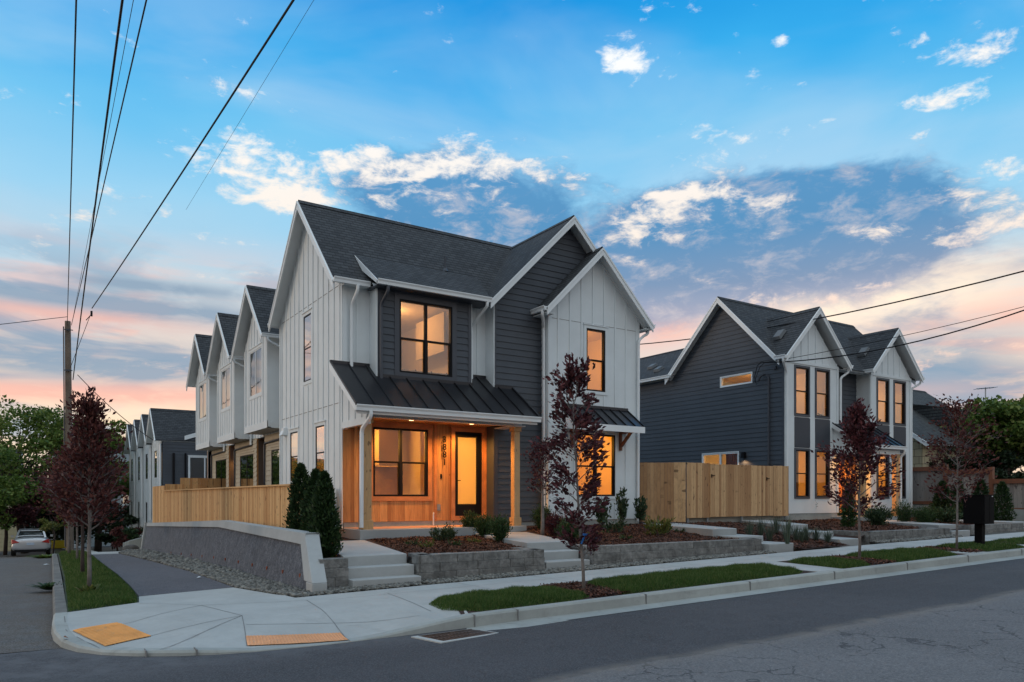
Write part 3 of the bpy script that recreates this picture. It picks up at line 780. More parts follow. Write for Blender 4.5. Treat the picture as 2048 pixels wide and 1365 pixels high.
def metal_roof(house, x0, x1, yf, zf, yb, zb, step=.43, name='metal_roof'):
    m = MB(); d = Vector((0, yb-yf, zb-zf)); n = Vector((0, -(zb-zf), yb-yf)).normalized()
    q = [Vector((x0, yf, zf)), Vector((x1, yf, zf)), Vector((x1, yb, zb)), Vector((x0, yb, zb))]
    m.slab(q, -n*.02)
    k = int(round((x1-x0)/step)); st = (x1-x0)/k
    for i in range(k+1):
        x = x0+i*st; x = min(max(x, x0+.008), x1-.008)
        a = Vector((x, yf, zf)); b = Vector((x, yb, zb))
        m.hexa([a-Vector((.008, 0, 0)), a+Vector((.008, 0, 0)), b+Vector((.008, 0, 0)), b-Vector((.008, 0, 0))], [p+n*.035 for p in (a-Vector((.008, 0, 0)), a+Vector((.008, 0, 0)), b+Vector((.008, 0, 0)), b-Vector((.008, 0, 0)))])
    return m.build(name, M['metal'], house)
def room(house, x0, x1, y0, y1, z0, z1, energy=40, col=(1, .52, .17), lights=None, mat=None, name='room', open_side='y0'):
    m = MB(); P = [(x0,y0,z0),(x1,y0,z0),(x1,y1,z0),(x0,y1,z0),(x0,y0,z1),(x1,y0,z1),(x1,y1,z1),(x0,y1,z1)]
    i = len(m.v); m.v += P
    sides = {'y0': (0,1,5,4), 'x1': (1,2,6,5), 'y1': (2,3,7,6), 'x0': (3,0,4,7), 'b': (3,2,1,0), 't': (4,5,6,7)}
    for k, f in sides.items():
        if k not in open_side.split(','): m.f.append(f)
    o = m.build(name, mat or M['interior'], house)
    for (lx, ly, lz) in (lights or ([((x0+x1)/2, (y0+y1)/2, z1-.4)] if energy else [])):
        l = bpy.data.lights.new('room_light', 'POINT'); l.energy = energy; l.color = col; l.shadow_soft_size = .2
        lo = bpy.data.objects.new('room_light', l); C.objects.link(lo); lo.parent = house; lo.location = Vector((lx, ly, lz))-ORG[house.name]
    return o

# ================================================================== corner house
XL, YF, YB, YG, YW = 6.36, 17.10, 22.3, 16.70, 16.37
XD, XM, XR = 10.37, 11.90, 15.20
H = thing('corner_house', 'large white and charcoal corner house with lit porch and house number 3881', 'house', (XL, YF, .6))
Xn, Yn, Xp = (-1, 0, 0), (0, -1, 0), (1, 0, 0)
Z0 = .90
# left wall (gable end), s runs along -Y so that it reads left to right from outside
LW = Wall((XL, YB, 0), (0, -1, 0), Xn, [(0, .62), (YB-YF, .62), (YB-YF, 6.75), (YB-19.6, 9.28), (0, 6.75)])
hL = [(YB-20.06, YB-19.42, 4.62, 6.40), (YB-21.27, YB-20.57, 1.95, 3.34), (YB-19.06, YB-18.38, 1.95, 3.34)]
LW.holes = hL
m = MB(); LW.sheet(m); LW.battens(m, .4, .2)
LW.rect(m, 0, .09, .62, 6.7, 0, .026); LW.rect(m, YB-YF-.09, YB-YF, 3.2, 6.7, 0, .026); LW.rect(m, YB-YF-.09, YB-YF, .75, 3.2, 0, .026)
m.build('left_wall', M['white'], H)
for z in (3.78, 6.62):
    m = MB(); a, b = LW.span(z); LW.rect(m, a+.1, b-.1, z, z+.012, 0, .006); m.build('wall_seam', M['joint'], H)
for h in hL: window(LW, h, H, M['white'], M['black'], 1, 2, .085, glass=M['glassr'], depth=.03, fr=.035)
# porch side wing above the beam
m = MB(); wy0, wy1 = 15.62, 17.10
m.hexa([(XL-.002, wy0, 3.30), (XL+.1, wy0, 3.30), (XL+.1, wy1, 3.12), (XL-.002, wy1, 3.12)], [(XL-.002, wy0, 3.52), (XL+.1, wy0, 3.52), (XL+.1, wy1, 4.58), (XL-.002, wy1, 4.58)])
for y in (15.9, 16.3, 16.7):
    zt = 3.48+(y-15.62)*.72; m.box(XL-.022, XL, y-.027, y+.027, 3.30-(y-wy0)*.12+.02, zt)
m.build('porch_side_wall', M['white'], H)
# front walls
FWo = (0, YF, 0)
W1 = Wall(FWo, Xp, Yn, [(XL, Z0), (XD, Z0), (XD, 3.4), (XL, 3.4)], [(7.12, 8.62, 1.52, 3.22), (9.40, 10.22, .96, 3.22)])
m = MB(); W1.sheet(m); m.build('cedar_wall', M['cedar'], H)
m = MB()
for x in (8.80, ): W1.rect(m, x, x+.07, Z0, 3.4, 0, .03)
W1.rect(m, 10.30, XD-.002, Z0, 3.4, 0, .06); W1.rect(m, 6.96, 8.74, 3.335, 3.375, .0, .07); W1.rect(m, 9.24, 10.29, 3.335, 3.375, .0, .07)
m.build('cedar_trim', M['cedarsmooth'], H)
W2a = Wall(FWo, Xp, Yn, [(XL, 3.4), (7.10, 3.4), (7.10, 6.75), (XL, 6.75)])
W2b = Wall(FWo, Xp, Yn, [(9.64, 3.4), (XD, 3.4), (XD, 6.75), (9.64, 6.75)])
m = MB()
W2a.sheet(m); W2a.battens(m, .4, XL+.36); corner_board(W2a, m, XL, 3.4, 6.72)
m.build('white_front_wall', M['white'], H)
m = MB(); W2b.sheet(m); W2b.battens(m, .4, 9.64+.45); m.build('white_front_wall', M['white'], H)
# bump-out
BW = Wall((0, YG, 0), Xp, Yn, [(7.07, 3.95), (9.66, 3.95), (9.66, 6.62), (7.07, 6.62)], [(7.64, 9.10, 4.55, 6.34)])
bo = None
m = MB(); BW.sheet(m, lap=.165); bo = m.build('bay', M['dark'], H)
m = MB(); corner_board(BW, m, 7.07, 3.95, 6.6); m.build('corner_board', M['darktrim'], bo); m = MB(); corner_board(BW, m, 9.66, 3.95, 6.6, side=-1); m.build('corner_board', M['darktrim'], bo)
m = MB(); m.hexa([(7.068, YG-.026, 4.0), (7.068, YF, 4.3), (7.03, YF, 4.3), (7.03, YG-.026, 4.0)], [(7.068, YG-.026, 6.6), (7.068, YF, 6.75), (7.03, YF, 6.75), (7.03, YG-.026, 6.6)])
m.build('side_panel', M['white'], bo); MB().box(9.66, 9.69, YG, YF, 4.1, 6.6).build('side_panel', M['white'], bo)
window(BW, (7.64, 9.10, 4.55, 6.34), H, M['darktrim'], M['black'], 2, 2, .13, zsplit=.47, glass=M['glassu'])
# dark cross gable
DG = Wall((0, YG, 0), Xp, Yn, [(XD, .85), (XR, .85), (XR, 6.75), (12.78, 9.17), (XD, 6.75)])
DG.holes = [(12.2, 14.9, 1.3, 3.4), (12.2, 14.9, 4.3, 6.4)]   # behind the white gable, open for its rooms
m = MB(); DG.sheet(m, lap=.165); m.build('dark_wall', M['dark'], H)
for q_ in ((.87, 3.3, .09), (4.3, 6.6, .05)): m = MB(); corner_board(DG, m, XD, *q_); m.build('dark_corner_board', M['darktrim'], H)
m = MB(); m.box(XD-.03, XD-.002, YG-.02, YF, 4.2, 6.7); m.build('white_return', M['white'], H)
m = MB(); m.box(XD-.03, XD-.002, YG-.02, YF, .85, 3.4); m.build('dark_return', M['darktrim'], H)
# white front gable
WG = Wall((0, YW, 0), Xp, Yn, [(XM, .87), (XR, .87), (XR, 6.68), (13.53, 8.36), (XM, 6.68)], [(13.20, 13.89, 4.50, 6.26), (12.84, 14.26, 1.53, 3.29)])
m = MB(); WG.sheet(m); WG.battens(m, .41, XM+.32, pad=.11)
corner_board(WG, m, XM, .87, 6.66, .10); corner_board(WG, m, XR, .87, 6.66, .10, side=-1)
m.box(XM-.002, XM+.0, YW, YG+.02, .87, 6.7); m.box(XM-.026, XM-.002, YW-.024, YW+.07, .87, 6.6)
m.build('white_gable_wall', M['white'], H)
m = MB(); a, b = WG.span(6.38); WG.rect(m, a+.1, b-.1, 6.385, 6.395, 0, .006); m.build('wall_seam', M['joint'], H)
window(WG, (13.20, 13.89, 4.50, 6.26), H, M['white'], M['black'], 1, 2, .085, glass=M['glassu'])
window(WG, (12.84, 14.26, 1.53, 3.29), H, M['white'], M['black'], 2, 2, .085, zsplit=.48)
m = MB(); m.box(XR-.01, XR, YW, 22.4, .6, 6.7); m.box(XL, XR, 22.29, 22.3, .6, 6.7)
m.poly([(XR, YW, 6.7), (XR, 22.3, 6.7), (XR, 19.6, 9.3)]); m.build('rear_walls', M['white'], H)
# foundation
m = MB(); m.box(XL+.03, XD, YF+.02, YF+.2, .4, Z0); m.box(XD, XR-.02, YG+.02, YG+.2, .4, .86); m.box(XM+.02, XR-.02, YW+.02, YG, .4, .875); m.box(XL+.02, XL+.2, YF, YB, .3, .62)
m.build('foundation', M['conc2'], H)
# roofs
gable_roof(H, (XL-.3, 19.6, 9.36), (15.5, 19.6, 9.36), 2.75, 1.0, rake=(True, False))
gable_roof(H, (12.78, YG-.32, 9.33), (12.78, 19.7, 9.33), 2.73, 1.0, rake=(True, False))
gable_roof(H, (13.53, YW-.32, 8.50), (13.53, YG+.1, 8.50), 1.92, 1.0, rake=(True, False), dl=0)
# bump roof + cheek
m = MB(); q = [Vector((6.95, 16.38, 6.62)), Vector((10.08, 16.38, 6.62)), Vector((10.5, 17.85, 7.62)), Vector((6.95, 17.85, 7.62))]
m.slab(q, (0, 0, -.05)); br = m.build('bay_roof', M['shingle'], H)
m = MB(); m.hexa([(6.93, 16.36, 6.52), (6.95, 16.36, 6.52), (6.95, 17.9, 7.4), (6.93, 17.9, 7.4)], [(6.93, 16.36, 6.61), (6.95, 16.36, 6.61), (6.95, 17.85, 7.60), (6.93, 17.85, 7.60)]); m.build('cheek_board', M['trim'], br)
m = MB(); m.box(6.95, 10.1, 16.4, 17.0, 6.50, 6.53); m.build('bay_soffit', M['darktrim'], H)
for q_ in ((XL-.02, 6.93, 16.9, 17.1, 6.56, 6.585), (XM-.28, XM, 16.1, 16.7, 6.42, 6.445), (XR, XR+.26, 16.1, 17.5, 6.42, 6.445)): MB().box(*q_).build('eave_soffit', M['white'], H)
gutter(H, (XL-.33, 16.86, 6.66), (6.93, 16.86, 6.66), Yn)
gutter(H, (6.93, 16.40, 6.64), (10.06, 16.40, 6.64), Yn)
gutter(H, (11.62, 16.05, 6.60), (11.62, 16.7, 6.60), Xn); gutter(H, (15.46, 16.05, 6.60), (15.46, 19.0, 6.60), Xp)
gutter(H, (XL-.33, 22.36, 6.66), (XL+.7, 22.36, 6.66), (0, 1, 0))
downspout(H, [(6.62, 16.80, 6.54), (6.62, 16.80, 6.42), (6.55, 17.03, 6.1), (6.55, 17.03, 4.60)])
downspout(H, [(7.20, 16.36, 6.52), (7.20, 16.36, 6.38), (7.14, 16.63, 6.12), (7.14, 16.63, 4.22)], M['darktrim'])
downspout(H, [(9.95, 16.36, 6.52), (9.95, 16.36, 6.42), (9.86, 17.02, 6.0), (9.86, 17.02, 4.60)])
downspout(H, [(11.56, 16.18, 6.48), (11.56, 16.18, 6.38), (11.84, 16.5, 6.12), (11.84, 16.5, 5.9), (11.84, 16.5, 1.0)])
downspout(H, [(15.5, 16.3, 6.48), (15.5, 16.3, 6.36), (15.3, 16.3, 6.26), (15.12, 16.30, 6.1), (15.10, 16.30, .8)])
# vent pipe on roof
m = MB(); m.tube([(9.55, 17.9, 7.5), (9.55, 17.9, 8.05)], .03, 8); m.tube([(9.55, 17.9, 7.62), (9.55, 17.9, 7.72)], [.1, .035], 8); m.build('vent_pipe', M['darktrim'], H)
m = MB(); m.box(XL-.10, XL, 21.62, 21.85, 3.28, 3.5); m.hexa([(XL-.16, 21.60, 3.30), (XL, 21.60, 3.30), (XL, 21.87, 3.30), (XL-.16, 21.87, 3.30)], [(XL-.06, 21.62, 3.52), (XL, 21.62, 3.52), (XL, 21.85, 3.52), (XL-.06, 21.85, 3.52)]); m.build('vent_hood', M['trim'], H)
# ---- porch
PF = 15.46
mr = metal_roof(H, XL-.31, 10.92, PF, 3.54, YF-.002, 4.70, .43, 'porch_roof')
m = MB(); m.hexa([(XL-.34, PF-.01, 3.40), (XL-.31, PF-.01, 3.40), (XL-.31, YF, 4.55), (XL-.34, YF, 4.55)], [(XL-.34, PF-.01, 3.53), (XL-.31, PF-.01, 3.53), (XL-.31, YF, 4.71), (XL-.34, YF, 4.71)])
m.box(XL-.30, 10.9, PF+.02, PF+.05, 3.34, 3.52); m.build('fascia', M['trim'], mr)
m = MB(); m.box(XL-.31, XL+.75, YF-.035, YF-.001, 4.66, 4.75); m.box(7.07, 9.69, YG-.05, YG-.002, 4.38, 4.46); m.box(9.7, XD, YF-.035, YF-.001, 4.66, 4.75); m.box(XD, 10.93, YG-.05, YG-.02, 4.38, 4.46); m.build('flashing', M['metal'], mr)
m = MB(); m.hexa([(XL-.33, PF-.02, 3.50), (XL-.29, PF-.02, 3.50), (XL-.29, YF, 4.66), (XL-.33, YF, 4.66)], [(XL-.33, PF-.02, 3.585), (XL-.29, PF-.02, 3.585), (XL-.29, YF, 4.745), (XL-.33, YF, 4.745)])
m.hexa([(10.9, PF-.02, 3.46), (10.94, PF-.02, 3.46), (10.94, YF, 4.62), (10.9, YF, 4.62)], [(10.9, PF-.02, 3.585), (10.94, PF-.02, 3.585), (10.94, YF, 4.745), (10.9, YF, 4.745)]); m.build('edge_trim', M['metal'], mr)
gutter(H, (XL-.33, PF+.02, 3.53), (10.96, PF+.02, 3.53), Yn, h=.13, w=.12)
m = MB(); m.box(XL+.1, 10.75, 15.95, 16.12, 3.33, 3.43); m.box(XL-.02, XL+.1, 15.62, 17.1, 3.14, 3.30); m.build('porch_beam', M['white'], H)
m = MB(); m.box(XL+.1, 10.72, 16.12, YF, 3.38, 3.40); m.build('porch_ceiling', M['cedar'], H)
m = MB(); m.box(10.36, 10.72, 15.75, YG, 3.30, 3.33); m.build('soffit_panel', M['white'], H)
def post(house, x, y, z0, z1, w=.17):
    m = MB(); m.box(x, x+w, y, y+w, z0+.2, z1-.12); p = m.build('post', M['post'], house, bevel=.006)
    MB().box(x-.03, x+w+.03, y-.03, y+w+.03, z0, z0+.21).build('base', M['post'], p, bevel=.006)
    MB().box(x-.03, x+w+.03, y-.03, y+w+.03, z1-.14, z1).build('cap', M['post'], p, bevel=.006)
post(H, XL+.03, 15.88, .77, 3.33, .2); post(H, 10.50, 15.93, .77, 3.33)
downspout(H, [(XL+.02, 15.43, 3.40), (XL+.02, 15.43, 3.28), (XL-.05, 15.78, 3.02), (XL-.05, 15.80, .82)], r=.05)
MB().box(XL-.1, 10.76, 15.75, YF+.05, .40, .77).build('porch_slab', M['conc3'], H, bevel=.012)
MB().box(XL-.0, 10.7, 16.0, YF-.02, .772, .778).build('porch_floor', pbr('porch_floor', lin(196, 150, 128), .7, .08, 2), H)
# cedar window with cedar trim
window(W1, (7.12, 8.62, 1.52, 3.22), H, M['cedarsmooth'], M['black'], 2, 2, .11, zsplit=.5)
# door
m = MB(); framed(W1, m, 9.29, 10.33, .90, 3.33, .11, 0, .03); dr = m.build('door', M['cedarsmooth'], H)
m = MB(); s0, s1, z0, z1 = 9.40, 10.22, .96, 3.22
framed(W1, m, s0, s1, z0, z1, .035, -.12, .01); W1.rect(m, s0+.035, s1-.035, z0+.035, z0+.36, -.08, -.04); W1.rect(m, s0+.035, s1-.035, z1-.14, z1-.035, -.08, -.04)
W1.rect(m, s0+.035, s0+.12, z0+.36, z1-.14, -.08, -.04); W1.rect(m, s1-.14, s1-.035, z0+.36, z1-.14, -.08, -.04)
leaf_ = m.build('door_leaf', M['black'], dr)
fg, b, p = newmat('frosted_glass'); t = fg.node_tree
tl = b.n('ShaderNodeBsdfTranslucent'); tl.inputs[0].default_value = (.85, .85, .80, 1); p.inputs['Roughness'].default_value = .35; p.inputs['Base Color'].default_value = (.5, .45, .38, 1)
mx = b.n('ShaderNodeMixShader'); mx.inputs[0].default_value = .85; t.links.new(p.outputs[0], mx.inputs[1]); t.links.new(tl.outputs[0], mx.inputs[2]); t.links.new(mx.outputs[0], t.nodes['Material Output'].inputs[0]); M['frost'] = fg
m = MB(); m.poly([W1.p(s0+.12, z0+.36, -.06), W1.p(s1-.14, z0+.36, -.06), W1.p(s1-.14, z1-.14, -.06), W1.p(s0+.12, z1-.14, -.06)]); m.build('door_glass', M['frost'], dr)
m = MB(); W1.rect(m, s0+.055, s0+.085, 1.85, 2.1, -.04, -.02); W1.rect(m, s0+.05, s0+.17, 1.93, 1.95, -.0, .02); W1.rect(m, s0+.06, s0+.08, 1.93, 1.95, -.04, .02); m.build('handle', M['black'], dr)
# number, doorbell, outlet, standpipe
def digit(ch, x, y, z, size, house, mat):
    cu = bpy.data.curves.new('house_number', 'FONT'); cu.body = ch; cu.size = size; cu.extrude = .006; cu.offset = .004; cu.align_x = 'CENTER'
    tmp = bpy.data.objects.new('tmp', cu); C.objects.link(tmp); bpy.context.view_layer.update()
    me = bpy.data.meshes.new_from_object(tmp.evaluated_get(bpy.context.evaluated_depsgraph_get())); bpy.data.objects.remove(tmp)
    me.transform(Matrix.Translation((x, y, z)) @ Matrix.Rotation(R(90), 4, 'X')); me.materials.clear(); me.materials.append(mat)
    return link('house_number', me, house)
for i, ch in enumerate('3881'): digit(ch, 9.085, YF-.035, 2.92-i*.195, .225, H, M['black'])
m = MB(); W1.rect(m, 8.98, 9.02, 1.98, 2.10, 0, .02); m.build('doorbell', M['black'], H)
m = MB(); W1.rect(m, 8.87, 8.96, 1.16, 1.32, 0, .04); m.build('outlet_box', M['galv'], H)
MB().tube([(8.72, 16.98, .78), (8.72, 16.98, 1.08), (8.70, 16.93, 1.10)], .018, 8).build('standpipe', M['trim'], H)
# awning on the white gable
aw = metal_roof(H, 12.36, 14.74, 15.66, 3.50, YW-.001, 4.02, .36, 'awning_roof')
m = MB(); m.box(12.34, 14.76, 15.64, 15.67, 3.32, 3.495); m.hexa([(12.34, 15.67, 3.32), (12.37, 15.67, 3.32), (12.37, YW, 3.40), (12.34, YW, 3.40)], [(12.34, 15.67, 3.49), (12.37, 15.67, 3.49), (12.37, YW, 4.0), (12.34, YW, 4.0)])
m.hexa([(14.73, 15.67, 3.32), (14.76, 15.67, 3.32), (14.76, YW, 3.40), (14.73, YW, 3.40)], [(14.73, 15.67, 3.49), (14.76, 15.67, 3.49), (14.76, YW, 4.0), (14.73, YW, 4.0)]); m.box(12.37, 14.73, 15.67, YW, 3.40, 3.415); m.build('fascia', M['trim'], aw)
m = MB(); m.box(12.36, 14.74, YW-.04, YW-.001, 4.01, 4.09); m.build('flashing', M['metal'], aw)
for x in (12.62, 14.42):
    m = MB(); m.box(x, x+.07, YW-.07, YW-.001, 2.85, 3.40); m.beam((x+.035, YW-.07, 2.98), (x+.035, 15.86, 3.38), .07, .07, up=(1, 0, 0)); m.box(x, x+.07, 15.8, YW-.07, 3.33, 3.40); m.build('bracket', M['brownwood'], aw)
# rooms behind the lit windows
AMB = (1, .47, .085); SAL = (1, .55, .24)
room(H, 6.5, 10.3, YF+.02, 22.0, .93, 3.36, 66, AMB, [(7.4, 19.0, 3.0), (9.6, 19.6, 2.6)], open_side='y0,x0')
room(H, 6.5, 9.75, YF+.01, 22.0, 3.95, 6.55, 40, SAL, [(8.2, 18.6, 6.2)], open_side='y0,x0')
room(H, 12.0, 15.1, YG-.29, 19.6, .95, 3.40, 72, (1, .44, .05), [(13.6, 17.6, 3.0)])
room(H, 12.0, 15.1, YG-.29, 19.6, 4.0, 6.45, 42, AMB, [(13.4, 17.9, 6.0)])
M['cab'] = pbr('cabinet', (.42, .30, .16), .5, .05)
MB().box(8.05, 8.62, 18.9, 19.4, 2.38, 3.34).build('kitchen_cabinet', M['cab'], H)
MB().box(8.05, 8.9, 19.42, 19.5, .94, 2.36).build('wood_panel', pbr('inner_wood', (.30, .17, .08), .6, .15, 3), H)
MB().box(9.0, 9.12, 18.3, 20.4, .94, 3.35).build('room_partition', M['interior'], H)
m = MB(); m.box(8.42, 8.50, 19.82, 19.9, 3.96, 6.02); m.box(8.98, 9.06, 19.82, 19.9, 3.96, 6.02); m.box(8.42, 9.06, 19.82, 19.9, 6.02, 6.1); m.build('inner_door_frame', M['trim'], H)
MB().box(8.5, 8.98, 19.86, 19.9, 3.96, 6.02).build('dark_opening_panel', pbr('painted_room_shade', (.16, .17, .19), .7, .05), H)  # dark panel: shade of the room beyond the inner doorway painted as colour
MB().box(9.35, 9.40, 17.6, 19.3, 5.4, 6.45).build('closet_edge', M['interior'], H)
def warm(house, x, y, z, e, col=(1, .42, .10), size=.06, down=True, name='porch_light'):
    l = bpy.data.lights.new(name, 'SPOT' if down else 'POINT'); l.energy = e; l.color = col
    if down: l.spot_size = R(150); l.spot_blend = .6
    l.shadow_soft_size = size; o = bpy.data.objects.new(name, l); C.objects.link(o); o.parent = house; o.location = Vector((x, y, z))-ORG[house.name]; return o
def downlight(house, x, y, z):
    em, b, p = newmat('lamp_glow'); p.inputs['Emission Color'].default_value = (1, .6, .25, 1); p.inputs['Emission Strength'].default_value = 6
    MB().tube([(x, y, z-.004), (x, y, z)], .06, 12).build('recessed_lamp', em, house)
for x in (7.9, 9.6): warm(H, x, 16.55, 3.35, 175, (1, .43, .085)); downlight(H, x, 16.55, 3.379)
# ================================================================== retaining wall by the side pavement
rough, b, p = newmat('pebbled_panel'); pos = b.n('ShaderNodeNewGeometry').outputs['Position']
x, y, z = b.sep(pos)
st = b.noise(b.vec(b.m('MULTIPLY', y, 8.0), b.m('MULTIPLY', z, 4.0), x), 1.0, 6, .7, .6); fi = b.noise(pos, 26, 4, .8)
c = b.mix(b.ss(st, .3, .7), lin(84, 88, 96), lin(122, 127, 137)); c = b.mix(b.m('MULTIPLY', b.ss(fi, .42, .62), .8), c, lin(58, 61, 68))
b.put(p.inputs['Base Color'], c); p.inputs['Roughness'].default_value = .9
bn = b.n('ShaderNodeBump'); bn.inputs['Strength'].default_value = 1.0; bn.inputs['Distance'].default_value = .03; b.put(bn.inputs['Height'], fi); b.put(p.inputs['Normal'], bn.outputs[0])
RW = thing('retaining_wall', 'long leaning grey concrete retaining wall with pale cap below the board fence', 'retaining wall', (3.7, 22, -.1))
def xb(y): return 3.58+(y-11)*.0166
def zt(y): return interp(y, [11.8, 18.67, 33.3], [.92, .95, .46])
def zb(y): return T(y)-.12
ys = [11.0, 12.5, 14, 16, 18.67, 21, 24, 27, 30, 33.3]
m = MB(); mp = MB()
def wp(y, f, o=0.0):
    z = zb(y)+(zt(y)-zb(y))*f; yy = y if y > 11.5 else y+.80*f
    return Vector((xb(y)+.22*f-o, yy, z))
for a, b_ in zip(ys, ys[1:]):
    mp.poly([wp(b_, 0), wp(a, 0), wp(a, .96), wp(b_, .96)])
mp.build('panel', rough, RW)
for a, b_ in zip(ys, ys[1:]):
    def sec(y):
        hb = 1-interp(y, [11, 30], [.18, .13])/max(.3, zt(y)-zb(y))
        return [wp(y, hb, .035), wp(y, 1, .035), wp(y, 1, -.20), wp(y, hb, -.2)]
    A = sec(a); Bq = sec(b_)
    m.poly([A[0], A[1], Bq[1], Bq[0]]); m.poly([A[1], A[2], Bq[2], Bq[1]]); m.poly([A[0], Bq[0], Bq[3], A[3]]); m.poly([A[2], A[3], Bq[3], Bq[2]])
m.build('cap', M['conc3'], RW)
m = MB()
m.hexa([(3.56, 10.84, -.15), (3.79, 10.84, -.15), (3.79, 11.12, -.15), (3.56, 11.12, -.15)], [(3.56, 10.84, .22), (3.79, 10.84, .22), (3.79, 11.14, .22), (3.56, 11.14, .22)])
m.hexa([(3.56, 10.84, .222), (3.79, 10.84, .222), (3.81, 11.3, .222), (3.58, 11.3, .222)], [(3.765, 11.84, .925), (4.0, 11.84, .925), (4.0, 12.12, .925), (3.765, 12.12, .925)])
m.hexa([(4.0, 12.0, .1), (4.04, 12.0, .1), (4.40, 33, .0), (4.36, 33, .0)], [(4.0, 12.0, .88), (4.04, 12.0, .88), (4.40, 33, .40), (4.36, 33, .40)])
m.build('end_pier', M['conc3'], RW, bevel=.01)
m = MB(); m.hexa([(3.9, 33.3, -.8), (4.2, 33.3, -.8), (4.2, 33.5, -.8), (3.9, 33.5, -.8)], [(4.07, 33.3, .47), (4.34, 33.3, .47), (4.34, 33.5, .47), (4.07, 33.5, .47)]); m.build('far_pier', M['conc3'], RW)
rust = pbr('rust', lin(120, 60, 36), .9, .3, 10)
hole = None
for i, y in enumerate([11.75, 12.75, 13.8, 14.9, 16.1, 17.4, 18.7, 20.2, 21.8, 23.5, 25.5]):
    c = wp(y, max(.14, .34-.012*(y-11.7)), .006); r = .032
    MB().tube([c+Vector((-.008, 0, 0)), c+Vector((.02, 0, 0))], r, 8).hexa([c+Vector((-.004, -.014, -.085)), c+Vector((.03, -.014, -.085)), c+Vector((.03, .014, -.085)), c+Vector((-.004, .014, -.085))], [c+Vector((.001, -.016, 0)), c+Vector((.03, -.016, 0)), c+Vector((.03, .016, 0)), c+Vector((.001, .016, 0))]).build('drain_hole', rust, RW)

# ================================================================== block walls
M['block'] = pbr('split_block', (.21, .208, .20), .95, .3, 5, 1.0, 22, island=.16, var2=.75, vs2=13, dirt=((.05, .045, .04), 3.5, .7))
def block_wall(name, pts, ztop, zlow, label, rows=4, h=.145, depth=.24, seed=1):
    rd = random.Random(seed); cx = sum(p[0] for p in pts)/len(pts); cy = sum(p[1] for p in pts)/len(pts)
    m = MB(); mc = MB()
    for a, b_ in zip(pts, pts[1:]):
        a = Vector(a); b_ = Vector(b_); L = (b_-a).length; d = (b_-a)/L; n = Vector((-d.y, d.x))     # inwards = left of direction
        for r in range(rows):
            z1 = ztop-r*h; z0 = z1-h+.003
            s = -rd.uniform(0, .3) if r else 0; off = (rows-1-r)*.012
            while s < L-.02:
                l = rd.choice([.3, .42, .45, .6, .52, .22]); e = min(L, s+l); s_ = max(0, s)
                if e-s_ > .03 and z1 > zlow(a.x+d.x*s_)-.02:
                    o = off+rd.uniform(-.006, .008); P = a+d*(s_+.003)+n*o; Q = a+d*(e-.003)+n*(o+rd.uniform(-.004, .004)); I = n*(depth-.02+rd.uniform(0, .05) if r == 0 else depth)
                    m.hexa([(*P, z0), (*Q, z0), (*(Q+I), z0), (*(P+I), z0)], [(*P, z1), (*Q, z1), (*(Q+I), z1), (*(P+I), z1)])
                s = e if s+l >= L else s+l
    o = m.build(name, M['block'], None, bevel=.005); tag(o, label, 'block wall', 'split block garden walls'); return o
block_wall('block_wall', [(5.5, 11.75), (5.45, 11.12), (8.02, 11.12), (8.05, 11.9)], .54, lambda x: .0, 'grey split block garden wall between the two front stairs, three courses high', seed=3)
block_wall('block_wall', [(3.80, 11.17), (4.26, 11.17)], .54, lambda x: -.1, 'short block pier between the leaning wall and the first stair', seed=5)
block_wall('block_wall', [(9.12, 11.9), (9.15, 11.12), (14.15, 11.12), (14.2, 11.5)], .55, lambda x: .05, 'long low block wall right of the second stair in front of the mulch bed', seed=7)
block_wall('block_wall', [(18.3, 12.3), (18.4, 11.12), (22.5, 11.12), (22.5, 11.9)], .60, lambda x: .2, 'low block wall in front of the far dark house', seed=9)
block_wall('block_wall', [(23.65, 11.9), (23.7, 11.12), (27.2, 11.12)], .66, lambda x: .25, 'short block wall behind the black mailbox pedestal', seed=11)
# ================================================================== stairs and paths
def stair(name, label, treads, group='concrete front stairs'):
    """treads: list of (polygon, z0, z1)"""
    c = treads[0][0][0]; t = thing(name, label, 'stairs', (c[0], c[1], treads[0][1]), group)
    for poly, z0, z1 in treads:
        m = MB(); m.hexa([(x, y, z0) for x, y in poly], [(x, y, z1) for x, y in poly]); m.build('step', M['conc3'], t, bevel=.014)
    return t
sk = .10
stair('front_stairs', 'three grey concrete steps and walk beside the leaning retaining wall', [
    ([(4.24, 10.98), (5.42, 10.98), (5.47, 11.6), (4.28, 11.6)], -.1, .215),
    ([(4.26, 11.26), (5.43, 11.26), (5.49, 12.0), (4.30, 12.0)], -.05, .38),
    ([(4.30, 11.54), (5.42, 11.54), (6.36, 15.74), (5.33, 15.74)], .0, .545)])
stair('front_stairs', 'three concrete steps and walk leading to the right end of the lit porch', [
    ([(8.06, 11.16), (9.10, 11.16), (9.16, 12.0), (8.1, 12.0)], .0, .30),
    ([(8.08, 11.52), (9.11, 11.52), (9.2, 12.3), (8.12, 12.3)], .0, .46),
    ([(8.13, 11.88), (9.16, 11.88), (10.70, 15.72), (9.2, 15.72)], .1, .62)])
stair('garden_steps', 'three wide staggered concrete steps up to the board fence gate', [
    ([(14.22, 11.0), (15.1, 11.0), (15.15, 11.9), (14.27, 11.9)], .1, .43),
    ([(13.9, 11.62), (14.8, 11.62), (14.95, 12.6), (13.95, 12.6)], .2, .58),
    ([(13.75, 12.25), (14.6, 12.25), (16.2, 15.9), (14.9, 15.9)], .3, .74)])
